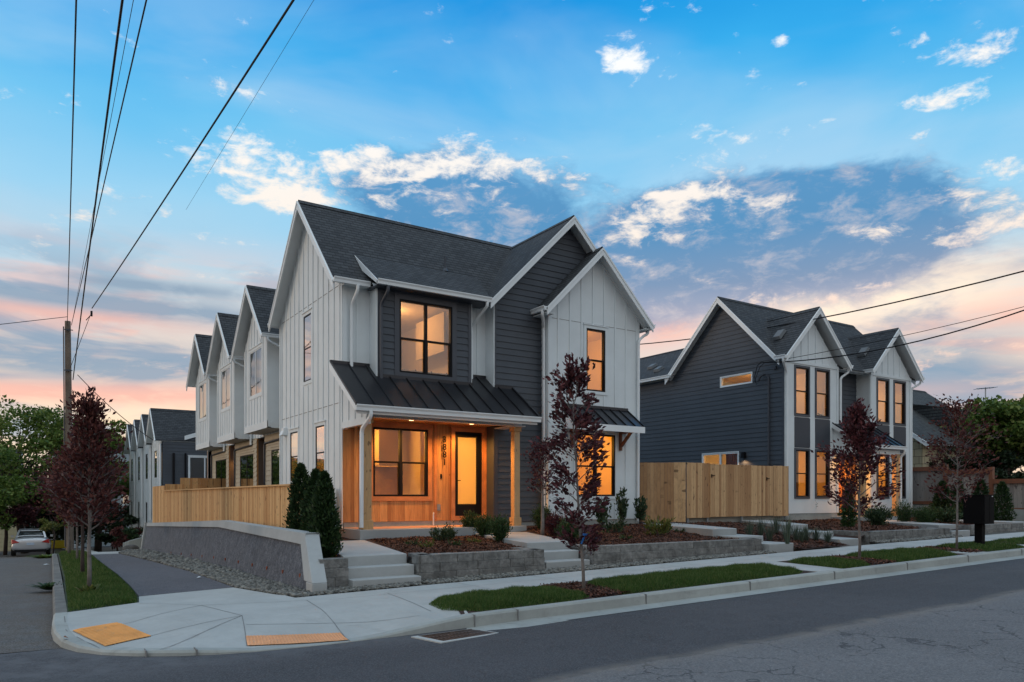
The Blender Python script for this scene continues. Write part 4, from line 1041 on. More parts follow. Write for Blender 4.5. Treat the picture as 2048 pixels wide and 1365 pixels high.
stair('garden_steps', 'three staggered concrete steps beside the ornamental grasses before the far house', [
    ([(17.0, 11.05), (17.8, 11.05), (18.3, 12.6), (17.4, 12.6)], .1, .45),
    ([(16.95, 11.75), (17.8, 11.75), (18.4, 13.4), (17.5, 13.4)], .2, .60),
    ([(17.3, 12.8), (18.2, 12.8), (20.6, 16.1), (19.4, 16.1)], .3, .75)])
stair('front_stairs', 'two concrete steps and path to the porch of the far house', [
    ([(22.55, 11.1), (23.6, 11.1), (23.7, 12), (22.6, 12)], .2, .52),
    ([(22.6, 11.5), (23.62, 11.5), (26.2, 15.1), (24.9, 15.1)], .3, .68)])
stair('front_stairs', 'two pale concrete steps at the far right of the block walls', [
    ([(27.25, 11.1), (28.4, 11.1), (28.4, 12), (27.25, 12)], .2, .52),
    ([(27.25, 11.5), (28.4, 11.5), (28.9, 15.1), (27.7, 15.1)], .3, .68)])
# low concrete curb under the gate fence
tag(MB().box(17.05, 21.98, 16.36, 16.5, .3, .93).build('fence_footing', M['conc2']), 'low grey concrete curb under the board fence with gate', 'curb')

# ================================================================== fences
def fence(name, label, a, b_, zlow, ztop, mat, cap=None, w=.14, seed=0, th=.02, jit=.006, group=None, posts=None, pmat=None, gaps=()):
    rd = random.Random(seed); a = Vector(a); b_ = Vector(b_); L = (b_-a).length; d = (b_-a)/L; n = Vector((d.y, -d.x))
    t = thing(name, label, 'fence', (a.x, a.y, zlow(a.x, a.y)), group); ms_ = [MB(), MB()]; s = 0
    while s < L-.03:
        ww = w*rd.uniform(.8, 1.15); e = min(L, s+ww); o = rd.uniform(0, jit)
        if not any(g0 < (s+e)/2 < g1 for g0, g1 in gaps):
            P = a+d*(s+.002)+n*o; Q = a+d*(e-.003)+n*(o+rd.uniform(-.002, .002)); I = -n*th
            m = ms_[1 if gaps and s > gaps[0][1]-.3 else 0]; z0 = zlow(P.x, P.y); z1 = ztop(P.x, P.y)+rd.uniform(-.004, .004)
            m.hexa([(*P, z0), (*Q, z0), (*(Q+I), z0), (*(P+I), z0)], [(*P, z1), (*Q, z1), (*(Q+I), z1), (*(P+I), z1)])
        s = e
    for m in ms_:
        if m.v: m.build('board_panel', mat, t)
    if cap:
        A = Vector((*a, ztop(*a)+.018)); Bq = Vector((*b_, ztop(*b_)+.018)); MB().beam(A, Bq, .11, .035).build('top_rail', cap, t)
    for s in posts or []:
        P = a+d*s-n*.07; MB().box(P.x-.03, P.x+.03, P.y-.03, P.y+.03, zlow(P.x, P.y)-.35, ztop(P.x, P.y)-.05).build('post', pmat or M['galv'], t)
    return t
fx = 4.62
fence('board_fence', 'long new tan board fence with flat cap above the leaning wall', (fx, 32.1), (fx, 15.3), lambda x, y: .2, lambda x, y: 1.74, M['fence'], M['fence'], w=.09, seed=1)
fence('board_fence', 'short taller section of tan fence at the far end of the long fence', (fx, 35.4), (fx, 32.13), lambda x, y: .3, lambda x, y: 1.96, M['fence'], w=.09, seed=2)
fence('board_fence', 'tan cross fence running from the street fence towards the row houses', (fx+.03, 32.15), (5.35, 32.15), lambda x, y: .3, lambda x, y: 2.02, M['fence'], w=.09, seed=3)
fence('board_fence', 'taller tan fence panel beneath the dark wall with the white sliding window', (5.37, 33.2), (9.0, 33.2), lambda x, y: .3, lambda x, y: 2.3, M['fence'], w=.1, seed=4)
fence('board_fence', 'short tan fence return behind the three tall evergreens', (fx+.02, 15.3), (6.33, 17.6), lambda x, y: .45, lambda x, y: 1.72, M['fence'], w=.09, seed=5)
fence('gate_fence', 'angled tan board fence joining the white gabled house corner', (15.2, 17.7), (17.0, 16.2), lambda x, y: .74, lambda x, y: 2.57, M['fence2'], w=.11, seed=6, posts=[2.2])
g0, g1 = 1.02, 4.1
ft = fence('gate_fence', 'tan board fence with latched gates against the dark sided house', (17.02, 16.2), (21.96, 16.2), lambda x, y: .86, lambda x, y: 2.57, M['fence2'], w=.11, seed=8, posts=[.1, .98, 2.6, 4.85], gaps=[(g0, g1)])
rd = random.Random(12); m = MB(); s = 17.02+g0
while s < 17.02+g1-.02:
    e = min(17.02+g1, s+.11*rd.uniform(.8, 1.15)); o = rd.uniform(0, .006); m.box(s+.003, e-.003, 16.18-o, 16.2-o, .88, 2.55+rd.uniform(-.003, .003)); s = e
gt = m.build('gate', M['fence2'], ft)
for x, y_ in ((18.08, 2.18), (20.75, 2.12)):
    MB().box(x, x+.15, 16.145, 16.17, y_, y_+.02).box(x, x+.025, 16.15, 16.175, y_-.06, y_+.05).build('latch', M['black'], gt)

# ================================================================== far dark house
X2, Y2 = 22.0, 16.4
D = thing('dark_house', 'dark sided duplex with twin white gables and amber windows beyond the gate fence', 'house', (X2, Y2, .8))
SW = Wall((X2, 31.0, 0), (0, -1, 0), Xn, [(0, .8), (31-Y2, .8), (31-Y2, 6.28), (31-19.12, 8.85), (31-21.6, 6.45), (0, 6.45)])
class WallNC(Wall):
    pass
# side wall in two convex pieces
SA = Wall((X2, 31.0, 0), (0, -1, 0), Xn, [(9.2, .8), (31-Y2, .8), (31-Y2, 6.28), (31-19.12, 8.82), (9.2, 6.28)], [(31-19.2, 31-17.77, 5.66, 6.01), (31-20.1, 31-18.37, .95, 3.17)])
SB = Wall((X2, 31.0, 0), (0, -1, 0), Xn, [(0, .8), (9.2, .8), (9.2, 6.3), (0, 6.3)])
m = MB(); SA.sheet(m, lap=.168); SB.sheet(m, lap=.168); m.build('side_wall', M['dark'], D)
m = MB(); corner_board(SA, m, 31-Y2, .8, 6.2, .1, side=-1); m.build('corner_board', M['darktrim'], D)
window(SA, (31-19.2, 31-17.77, 5.66, 6.01), D, M['trim'], M['trim'], 1, 1, .03, fr=.03, sill=False)
window(SA, (31-20.1, 31-18.37, .95, 3.17), D, M['trim'], M['trim'], 2, 1, .03, fr=.05, name='patio_door', sill=False)
def bay2(x0, x1, side):
    cx = (x0+x1)/2; wn = [(cx-.95, cx-.22), (cx+.23, cx+.96)]
    z = [(1.52, 3.16), (4.42, 6.08)]
    w = Wall((0, Y2, 0), Xp, Yn, [(x0, .93), (x1, .93), (x1, 6.28), (cx, 6.28+(x1-x0)/2), (x0, 6.28)], [(a, b_, c, d) for a, b_ in wn for c, d in z])
    m = MB(); w.sheet(m)
    w2 = Wall((0, Y2, 0), Xp, Yn, [(x0, 6.28), (x1, 6.28), (cx, 6.28+(x1-x0)/2)])
    w2.battens(m, .41, cx-.41*3+.2); corner_board(w, m, x0, .93, 6.25, .1); corner_board(w, m, x1, .93, 6.25, .1, side=-1)
    w.rect(m, x0, x1, 6.2, 6.3, 0, .03)
    m.build('white_gable_wall', M['white'], D)
    for a, b_ in wn:
        m = MB(); w.rect(m, a-.06, b_+.06, 3.25, 4.32, .001, .012)
        k = a-.04
        while k < b_+.04: w.rect(m, k, k+.045, 3.27, 4.3, .012, .02); k += .062
        m.build('spandrel_panel', M['darktrim'], D)
        for c, d in z: window(w, (a, b_, c, d), D, M['darktrim'], M['black'], 1, 2, .07, fr=.035, sill=False, glass=M['glassu'] if c > 4 else None)
    m = MB(); m.box(x0+.02, x1-.02, Y2+.02, Y2+.2, .5, .93); m.build('foundation', M['conc2'], D)
    return w
bay2(22.0, 25.12, 0); bay2(27.2, 30.05, 1)
m = MB(); m.box(27.18, 27.2, Y2, 17.0, .9, 6.3); m.box(27.155, 27.18, Y2-.02, Y2+.07, .9, 6.2); m.build('white_return', M['white'], D)
RWl = Wall((0, 16.98, 0), Xp, Yn, [(25.1, 3.6), (27.2, 3.6), (27.2, 6.3), (25.1, 6.3)])
m = MB(); RWl.sheet(m, lap=.168); m.build('recess_wall', M['dark'], D)
RC = Wall((0, 16.98, 0), Xp, Yn, [(25.1, .9), (27.2, .9), (27.2, 3.6), (25.1, 3.6)], [(25.55, 26.3, .95, 3.1)])
m = MB(); RC.sheet(m); m.build('cedar_wall', M['cedar'], D)
m = MB(); RC.rect(m, 25.55, 26.3, .95, 3.1, -.06, -.03); dd = m.build('door', pbr('orange_door', lin(206, 128, 74), .5, .1, 2), D)
m = MB(); framed(RC, m, 25.62, 25.82, 1.2, 2.9, .02, -.03, -.02); m.build('door_light', M['black'], dd)
# main roof of the far house, bays, rear wing
gable_roof(D, (21.7, 19.1, 9.0), (30.35, 19.1, 9.0), 2.72, 1.0, rake=(True, True))
gable_roof(D, (23.56, Y2-.3, 8.24), (23.56, 18.42, 8.24), 1.88, 1.0, pull=1.9, rake=(True, False))
gable_roof(D, (28.62, Y2-.3, 8.12), (28.62, 18.3, 8.12), 1.76, 1.0, pull=1.72, rake=(True, False))
gable_roof(D, (24.7, 21.55, 8.15), (24.7, 31.2, 8.15), 3.02, .58, rake=(False, True))
gutter(D, (21.68, 21.5, 6.42), (21.68, 31.2, 6.42), Xn)
gutter(D, (21.66, 16.05, 6.36), (21.66, 16.5, 6.36), Xn); gutter(D, (25.1, 16.72, 6.34), (27.2, 16.72, 6.34), Yn)
gutter(D, (25.42, 16.05, 6.36), (25.42, 16.8, 6.36), Xp); gutter(D, (26.88, 16.05, 6.36), (26.88, 16.8, 6.36), Xn); gutter(D, (30.38, 16.05, 6.36), (30.38, 18, 6.36), Xp)
downspout(D, [(21.62, 16.16, 6.24), (21.62, 16.16, 6.14), (21.95, 16.32, 5.95), (22.07, 16.34, 5.8), (22.07, 16.34, .85)])
downspout(D, [(25.46, 16.2, 6.24), (25.46, 16.2, 6.12), (25.18, 16.34, 5.9), (25.18, 16.34, 4.2)])
downspout(D, [(30.42, 16.2, 6.24), (30.42, 16.2, 6.12), (30.10, 16.4, 5.9), (30.10, 16.4, .9)])
for x, y, z in ((24.9, 17.55, 7.0), (29.9, 17.5, 6.95)): pass
M['vent'] = pbr('vent_grey', (.13, .14, .15), .6, .05)
def roof_vent(x, y, z, ax, house, sl=1.0):
    m = MB(); u = Vector((.17, 0, 0)) if ax == 'y' else Vector((0, .17, 0)); d = Vector((0, .17, .17*sl)) if ax == 'y' else Vector((.17, 0, .17*sl)); c = Vector((x, y, z)); n = u.cross(d).normalized(); n = n if n.z > 0 else -n
    q = [c-u-d, c+u-d, c+u+d, c-u+d]
    m.hexa([p+n*.0 for p in q], [c+(p-c)*.8+n*.11 for p in q]); m.build('roof_vent', M['vent'], house)
roof_vent(22.55, 17.0, 7.27, 'x', D); roof_vent(27.65, 16.95, 7.19, 'x', D)
for i, (y, x) in enumerate(((23.0, 22.5), (23.9, 23.0), (24.6, 22.4), (25.3, 22.9), (26.0, 22.4))): roof_vent(x, y, 8.17-(24.7-x)*.58, 'x', D, .58)
# porch of the far house
m2 = metal_roof(D, 24.75, 27.38, 15.16, 3.38, 17.0, 4.62, .36, 'porch_roof')
m = MB(); m.hexa([(24.72, 15.16, 3.22), (24.75, 15.16, 3.22), (24.75, Y2, 4.05), (24.72, Y2, 4.05)], [(24.72, 15.16, 3.37), (24.75, 15.16, 3.37), (24.75, Y2, 4.2), (24.72, Y2, 4.2)])
m.hexa([(27.38, 15.16, 3.22), (27.41, 15.16, 3.22), (27.41, Y2, 4.05), (27.38, Y2, 4.05)], [(27.38, 15.16, 3.37), (27.41, 15.16, 3.37), (27.41, Y2, 4.2), (27.38, Y2, 4.2)]); m.build('fascia', M['trim'], m2)
gutter(D, (24.74, 15.18, 3.38), (27.4, 15.18, 3.38), Yn)
m = MB(); m.hexa([(24.86, 15.3, 3.05), (24.92, 15.3, 3.05), (24.92, Y2, 3.05), (24.86, Y2, 3.05)], [(24.86, 15.3, 3.38), (24.92, 15.3, 3.38), (24.92, Y2, 4.1), (24.86, Y2, 4.1)]); m.box(24.9, 27.3, 15.3, 15.42, 3.08, 3.3); m.build('porch_beam', M['white'], D)
MB().box(24.92, 27.3, 15.42, 16.98, 3.3, 3.32).build('porch_ceiling', M['cedar'], D)
MB().box(24.7, 27.5, 15.1, 17.0, .5, .80).build('porch_slab', M['conc3'], D, bevel=.01)
post(D, 24.95, 15.3, .8, 3.1); post(D, 27.05, 15.3, .8, 3.1)
downspout(D, [(27.3, 15.12, 3.26), (27.3, 15.12, 3.16), (27.28, 15.26, 3.0), (27.28, 15.26, .82)])
warm(D, 26.1, 16.1, 3.26, 150, (1, .42, .09), .08); warm(D, 25.3, 15.9, 3.26, 60, (1, .42, .09), .08)
room(D, 22.15, 25.0, Y2+.01, 21, .95, 3.3, 50, AMB, [(23.3, 18.6, 3.0)], open_side='y0,x0')
room(D, 22.1, 25.0, Y2+.01, 21, 4.05, 6.25, 36, (1, .56, .22), [(23.5, 18.4, 5.9)], open_side='y0,x0')
room(D, 27.3, 29.95, Y2+.01, 20, .95, 3.3, 36, AMB)
room(D, 27.3, 29.95, Y2+.01, 20, 4.05, 6.25, 30, (1, .6, .3))
MB().box(22.9, 23.06, 16.6, 16.64, .96, 3.28).build('curtain', pbr('tan_curtain', lin(150, 92, 40), .8, .1), D)
MB().box(22.75, 23.45, 16.9, 17.5, .96, 1.72).build('armchair', M['interiord'], D, bevel=.08)
MB().box(24.1, 24.16, 16.8, 16.86, .96, 2.6).build('tall_lamp', M['interiord'], D)
MB().box(28.0, 28.1, 16.6, 16.64, .96, 3.28).build('curtain', pbr('ochre_curtain', lin(150, 92, 40), .8, .1), D)
m = MB(); m.box(22.28, 22.32, 18.45, 19.2, .96, 3.2)
for i in range(9): m.box(22.25, 22.28, 18.45+i*.085, 18.49+i*.085, .96, 3.2)
m.build('blinds', pbr('blind', lin(170, 90, 50), .7, .1), D)
# wall lamp and electricity mast on the dark side wall
m = MB(); m.box(21.86, 21.99, 18.02, 18.16, 2.93, 3.12); m.box(21.88, 21.98, 18.05, 18.13, 3.12, 3.15); m.build('wall_lamp', M['black'], D); warm(D, 21.86, 18.09, 2.88, 9, (1, .55, .25), .03, name='wall_lamp_light')
m = MB(); m.tube([(21.93, 17.0, .95), (21.93, 17.0, 5.72), (21.92, 17.06, 5.83), (21.88, 17.2, 5.85), (21.84, 17.3, 5.76)], .036, 8); m.tube([(21.84, 17.27, 5.82), (21.80, 17.36, 5.66)], .055, 8); m.build('service_mast', M['darktrim'], D)
m = MB(); m.tube([(21.84, 17.32, 5.66), (21.80, 17.42, 5.5), (21.75, 17.46, 5.8), (21.7, 17.3, 6.15), (21.62, 17.05, 6.25), (21.6, 16.9, 6.2)], .014, 6); m.tube([(21.8, 17.36, 5.62), (21.7, 17.46, 5.56), (21.72, 17.4, 5.7), (21.72, 17.2, 6.1), (21.6, 16.9, 6.2)], .010, 6); m.build('service_cable', M['black'], D)
MB().box(21.93, 21.99, 16.70, 16.82, 5.98, 6.1).build('junction_box', M['darktrim'], D)
m = MB(); m.box(22.0, 30.1, 20.9, 21.0, .6, 6.3); m.box(30.0, 30.05, Y2, 21, .6, 6.3); m.build('rear_walls', M['white'], D)

# ================================================================== attached row houses along the side street
def row_unit(yc, label, zbot=3.65):
    """gabled bay centred at yc"""
    t = thing('row_house', label, 'row house', (6.95, yc, .3), 'attached row houses along the side street')
    XB = 6.36; hw = 1.45
    bw = Wall((XB, yc+hw, 0), (0, -1, 0), Xn, [(0, zbot), (2*hw, zbot), (2*hw, 6.55), (hw, 6.55+hw), (0, 6.55)], [(.70, 2.2, 4.85, 6.35)])
    m = MB(); bw.sheet(m); bw.battens(m, .36, .2, pad=.1); bw.rect(m, 0, 2*hw, zbot, zbot+.22, 0, .024)
    corner_board(bw, m, 0, zbot, 6.5); corner_board(bw, m, 2*hw, zbot, 6.5, side=-1)
    m.box(XB, 6.97, yc-hw-.0, yc-hw+.02, zbot, 6.6); m.box(XB+.1, 6.97, yc-hw-.02, yc-hw, zbot, zbot+.22); m.box(XB, 6.97, yc+hw-.02, yc+hw, zbot, 6.6); m.box(XB, 6.97, yc-hw, yc+hw, zbot, zbot+.03)
    m.build('bay', M['white'], t)
    window(bw, (.70, 2.2, 4.85, 6.35), t, M['white'], M['white'], 2, 1, .09, glass=M['glassm'], fr=.04, depth=.03)
    MB().poly([bw.p(1.46, 4.88, -.10), bw.p(2.17, 4.88, -.10), bw.p(2.17, 6.33, -.10), bw.p(1.46, 6.33, -.10)]).build('blind', M['trim'], t)
    # upper body wall and ground-floor wall
    uw = Wall((6.95, yc+2.175, 0), (0, -1, 0), Xn, [(0, 3.6), (4.35, 3.6), (4.35, 6.5), (0, 6.5)])
    m = MB(); uw.sheet(m); uw.battens(m, .4, .15); m.build('upper_wall', M['white'], t)
    gw = Wall((6.95, yc+2.175, 0), (0, -1, 0), Xn, [(0, .2), (2.75, .2), (2.75, 3.62), (0, 3.62)], [(.75, 2.15, .35, 3.05)])
    gw = Wall((6.95, yc+2.175, 0), (0, -1, 0), Xn, [(1.05, .2), (4.35, .2), (4.35, 3.62), (1.05, 3.62)], [(1.9, 3.9, .35, 3.08)])
    m = MB(); gw.sheet(m, lap=.17); m.build('ground_floor_wall', M['beige'], t)
    window(gw, (1.9, 3.9, .35, 3.08), t, M['beige'], M['black'], 2, 1, .08, glass=M['glassr'], fr=.04, depth=.03, name='sliding_door')
    m = MB(); m.box(6.95, 7.6, yc+1.125, yc+1.145, .2, 3.6); m.box(7.6, 7.62, yc+1.125, yc+2.175, .2, 3.6); m.box(6.95, 7.6, yc+2.155, yc+2.175, .2, 3.6); m.build('entry_recess', M['cedar'], t)
    gable_roof(t, (6.06, yc, 8.42), (10.6, yc, 8.42), 1.95, 1.0, rake=(True, False))
    gutter(t, (6.02, yc-1.95, 6.5), (7.4, yc-1.95, 6.5), Yn, h=.1)
    downspout(t, [(6.2, yc-1.99, 6.4), (6.2, yc-1.99, 6.3), (6.85, yc-1.75, 6.1), (6.88, yc-1.6, 5.9), (6.88, yc-1.6, 3.4)], r=.04)
    downspout(t, [(6.9, yc-1.6, 3.55), (6.9, yc-1.6, 3.4), (6.9, yc+1.0, 3.35), (6.9, yc+1.0, .2)], M['darktrim'], r=.035)
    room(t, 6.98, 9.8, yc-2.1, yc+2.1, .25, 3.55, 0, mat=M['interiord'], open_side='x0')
    return t
row_unit(25.1, 'white batten row house bay nearest the corner house', 3.68)
row_unit(29.45, 'middle white row house bay with beige ground floor', 3.62)
row_unit(33.8, 'farthest white row house bay of the near terrace, beside the distant row', 3.58)
for o in [o for o in C.objects if o.name.startswith('row_house') and '.' in o.name][:1]: warm(o, 7.2, 29.45+1.6, 3.2, 22, (1, .45, .12), .05)
m = MB(); m.box(6.97, 12, 22.31, 22.4, 0, 6.6); m.build('end_wall', M['white'], [o for o in C.objects if o.name == 'row_house'][0])
m = MB(); m.box(9.9, 12, 23, 36, 0, 8.0); m.box(6.97, 9.9, 35.9, 36, 0, 6.4); m.build('rear_walls', M['white'], [o for o in C.objects if o.name == 'row_house'][0])
# distant terrace down the street
def far_unit(yc, label, first=False):
    t = thing('terrace_house', label, 'row house', (6.2, yc, -1.3), 'distant terrace down the side street'); XB = 6.15; zg = -1.4
    w = Wall((XB, yc+1.87, 0), (0, -1, 0), Xn, [(0, zg), (3.74, zg), (3.74, 4.55), (1.87, 6.30), (0, 4.55)], [(1.25, 2.2, 2.6, 4.1), (1.3, 2.0, -.9, 1.2)])
    m = MB(); w.sheet(m); w.battens(m, .6, .3); m.build('wall', M['white'], t)
    for h in w.holes: window(w, h, t, M['white'], M['black'], 1, 1, .08, glass=M['glassr'], fr=.05, sill=False, depth=.03)
    gable_roof(t, (XB-.3, yc, 6.45), (11.8, yc, 6.45), 1.92, .98, rake=(True, False), mat=M['shingle'])
    downspout(t, [(XB-.05, yc-1.8, 4.4), (XB-.05, yc-1.8, .2)], r=.05)
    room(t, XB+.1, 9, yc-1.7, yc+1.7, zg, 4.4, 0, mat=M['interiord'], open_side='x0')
    return t
f1 = far_unit(45.7, 'nearest house of the distant terrace with a dark end wall')
far_unit(49.35, 'second gabled house of the distant terrace'); far_unit(53.0, 'third gabled house of the distant terrace'); far_unit(56.7, 'last gabled house of the distant terrace before the grey house')
EW = Wall((0, 43.85, 0), Xp, Yn, [(6.2, -1.4), (14, -1.4), (14, 7.1), (6.2, 4.5)], [(7.55, 9.15, 2.25, 3.72)])
m = MB(); EW.sheet(m, lap=.18); m.build('end_wall', M['dark'], f1)
window(EW, (7.55, 9.15, 2.25, 3.72), f1, M['trim'], M['trim'], 2, 1, .06, fr=.04, glass=M['glass'])
m = MB(); m.hexa([(7.3, 43.75, 4.62), (14, 43.75, 6.95), (14, 43.83, 6.95), (7.3, 43.83, 4.62)], [(7.3, 43.75, 4.85), (14, 43.75, 7.18), (14, 43.83, 7.18), (7.3, 43.83, 4.85)]); m.build('rake_board', M['trim'], f1)
m = MB(); m.tube([(6.75, 43.78, 3.9), (6.75, 43.78, 1.9), (7.2, 43.78, 1.3), (8.6, 43.78, .8)], .06, 6); m.tube([(7.35, 43.78, 3.9), (7.35, 43.78, 1.6), (8.0, 43.78, 1.1)], .05, 6); m.build('conduit', M['black'], f1)
MB().box(6.4, 6.9, 43.2, 43.8, -1.3, 1.3).build('entry_recess', M['interiord'], f1)  # solid dark box before the wall stands in for the dark entrance
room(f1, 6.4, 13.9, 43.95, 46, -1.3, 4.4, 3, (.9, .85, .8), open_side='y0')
for i, (x, y) in enumerate(((3.9, 37.5), (4.05, 40.0), (4.2, 42.6))):
    lb = ['nearest', 'middle', 'farthest'][i]; z = T(y)
    t = thing('stoop', lb+' of three low concrete stoops with fin walls on the side street', 'stoop', (x, y, z), 'concrete stoops on the side street')
    m = MB(); m.hexa([(x, y, z-.2), (x+2, y, z-.2), (x+2, y+.18, z-.2), (x, y+.18, z-.2)], [(x, y, z+.45), (x+2, y, z+1.0), (x+2, y+.18, z+1.0), (x, y+.18, z+.45)]); m.build('fin_wall', M['conc2'], t)
    m = MB(); m.box(x+.3, x+2.2, y+.2, y+1.5, z-.2, z+.25); m.box(x+.9, x+2.2, y+.2, y+1.5, z+.25, z+.5); m.build('step', M['conc3'], t)
# pale grey house beyond the terrace
m = MB(); G = thing('grey_house', 'pale grey boxy house glimpsed behind the purple street trees', 'house', (8, 80, -3))
gw = Wall((0, 78, 0), Xp, Yn, [(2.2, -3), (12, -3), (12, 6.4), (2.2, 6.2)], [(5.6, 6.2, .8, 2.6), (7.6, 8.2, .8, 2.6)]); gw.sheet(m, lap=.3); m.box(2.2, 2.3, 78, 88, -3, 6.2)
m.build('wall', pbr('pale_siding', lin(150, 162, 168), .7, .05), G)
for h in gw.holes: window(gw, h, G, M['white'], M['white'], 1, 2, .12, sill=False, glass=M['glassr'])
m = MB(); m.slab([(2.0, 77.8, 6.5), (12.4, 77.8, 6.7), (12.4, 88, 6.7), (2.0, 88, 6.5)], (0, 0, -.25)); m.hexa([(2.6, 76.0, 3.2), (9, 76.0, 4.6), (9, 78, 4.6), (2.6, 78, 3.2)], [(2.6, 76.0, 3.4), (9, 76.0, 4.8), (9, 78, 4.8), (2.6, 78, 3.4)]); m.build('roof', pbr('grey_roof', lin(96, 108, 116), .8, .1), G)
# cream house left of the street, behind the trees
Q = thing('cream_house', 'cream house half hidden behind the trees left of the side street', 'house', (-5, 66, -2.6))
cw = Wall((0, 66, 0), Xp, Yn, [(-14, -3), (-.5, -3), (-.5, 3.0), (-14, 3.0)], [(-4.0, -2.8, -.6, 1.2), (-8, -6.8, -.6, 1.2)])
m = MB(); cw.sheet(m, lap=.3); m.box(-.6, -.5, 66, 74, -3, 3); m.build('wall', pbr('cream', lin(206, 196, 160), .7, .05), Q)
for h in cw.holes: window(cw, h, Q, M['white'], M['white'], 1, 2, .1, sill=False, glass=M['glassr'])
gable_roof(Q, (-14.4, 70, 5.2), (-.2, 70, 5.2), 4.4, .5, rake=(True, True), mat=M['oldshingle'])
# ================================================================== older house on the right
O = thing('old_house', 'older house with steep grey roof and cream shingle gable behind the weathered fence', 'house', (33, 17.5, .9))
ow = Wall((33, 25.7, 0), (0, -1, 0), Xn, [(0, .9), (8.2, .9), (8.2, 4.1), (4.1, 7.1), (0, 4.1)], [])
oldsh, b, p = newmat('shingle_siding'); br = b.n('ShaderNodeTexBrick', offset=.5); b.put(br.inputs['Vector'], uvco(b)); br.inputs['Scale'].default_value = 1; br.inputs['Brick Width'].default_value = .42; br.inputs['Row Height'].default_value = .33; br.inputs['Mortar Size'].default_value = .012
br.inputs['Color1'].default_value = lin(178, 168, 140); br.inputs['Color2'].default_value = lin(164, 154, 128); br.inputs['Mortar'].default_value = lin(90, 80, 64); b.put(p.inputs['Base Color'], br.outputs[0]); p.inputs['Roughness'].default_value = .85
m = MB(); ow.sheet(m); m.box(33, 41, 17.5, 17.52, .9, 4.1); m.build('wall', oldsh, O)
gable_roof(O, (32.6, 21.6, 7.25), (41, 21.6, 7.25), 4.6, .74, rake=(True, True), mat=M['oldshingle'])
m = MB(); m.hexa([(36.2, 17.9, 4.6), (38.6, 17.9, 4.6), (38.6, 20.0, 5.8), (36.2, 20.0, 5.8)], [(36.0, 17.9, 5.7), (38.8, 17.9, 5.7), (38.8, 20.3, 6.15), (36.0, 20.3, 6.15)]); m.build('dormer', M['oldshingle'], O)
an = ray(1971, 806, 38.5); m = MB(); m.tube([an-Vector((0, 0, 1.6)), an+Vector((0, 0, .8))], .03, 6)
ttop = an+Vector((0, 0, .75)); m.tube([ttop+Vector((-.5, .2, -.04)), ttop+Vector((.5, -.25, .06))], .022, 5)
for s in (-.42, -.2, .0, .22, .42): c = ttop+Vector((s, -s*.45, s*.1)); m.tube([c+Vector((-.12, -.25, 0)), c+Vector((.12, .25, 0))], .014, 4)
tag(m.build('tv_antenna', M['galv']), 'television aerial above the treetop at the right', 'antenna')
# weathered stepped fence at the right boundary
for i, (ya, yb, zt_, lb) in enumerate(((18.2, 15.66, 2.78, 'highest section of the grey weathered fence beside the far house'), (15.56, 13.95, 2.62, 'middle section of the grey weathered fence with brown cap'), (13.85, 9.8, 2.22, 'lowest section of the grey weathered fence at the right edge'))):
    t = fence('weathered_fence', lb, (31.2, ya), (31.2, yb), lambda x, y: 1.15-.12*i, lambda x, y, zt_=zt_: zt_-.06, M['oldfence'], M['brownwood'], w=.14, seed=20+i, group='weathered boundary fence sections')
    MB().box(31.13, 31.17, yb, ya, 1.22-.12*i, 1.34-.12*i).build('bottom_rail', M['brownwood'], t)
    MB().box(31.11, 31.16, yb, ya, zt_-.2, zt_-.06).build('cap_board', M['brownwood'], t)
    MB().box(31.09, 31.28, yb-.13, yb-.0, .6, zt_+.05).build('post', M['brownwood'], t)
tag(MB().hexa([(31.0, 9.8, .3), (31.25, 9.8, .3), (31.25, 18.2, .6), (31.0, 18.2, .6)], [(31.0, 9.8, .95), (31.25, 9.8, .95), (31.25, 18.2, 1.22), (31.0, 18.2, 1.22)]).build('low_wall', M['conc2']), 'low concrete wall under the weathered grey fence', 'wall')
# ================================================================== vegetation
LM = {}
LM['plum'] = leaf_mat('plum_leaf', (.026, .009, .012, 1), (.075, .020, .028, 1), (.17, .06, .065, 1), .2)
LM['plum2'] = leaf_mat('plum_leaf_red', (.036, .012, .012, 1), (.09, .024, .024, 1), (.18, .065, .05, 1), .25)
LM['green'] = leaf_mat('tree_leaf', (.036, .075, .014, 1), (.10, .17, .03, 1), (.20, .25, .06, 1), .3)
LM['green2'] = leaf_mat('tree_leaf_light', (.04, .085, .015, 1), (.12, .18, .03, 1), (.25, .29, .08, 1), .3)
LM['deep'] = leaf_mat('dark_leaf', (.006, .014, .006, 1), (.014, .028, .010, 1), (.025, .045, .015, 1), .15)
LM['cedar'] = leaf_mat('evergreen_leaf', (.010, .028, .010, 1), (.022, .050, .016, 1), (.05, .085, .025, 1), .12)
LM['box'] = leaf_mat('shrub_leaf', (.014, .035, .012, 1), (.035, .075, .022, 1), (.075, .12, .04, 1), .2)
LM['laurel'] = leaf_mat('laurel_leaf', (.014, .034, .016, 1), (.04, .075, .035, 1), (.10, .14, .07, 1), .2)
LM['yellow'] = leaf_mat('yellow_green_leaf', (.06, .09, .02, 1), (.14, .16, .04, 1), (.22, .18, .05, 1), .3)
LM['bluegrass'] = leaf_mat('blue_grass', (.04, .06, .045, 1), (.09, .125, .09, 1), (.16, .18, .12, 1), .2)
M['bark'] = pbr('bark', (.17, .15, .14), .9, .3, 6, .6, 40, dirt=((.07, .05, .045), 9, .6))
M['barkd'] = pbr('dark_bark', (.05, .035, .03), .9, .3, 6, .6, 40)
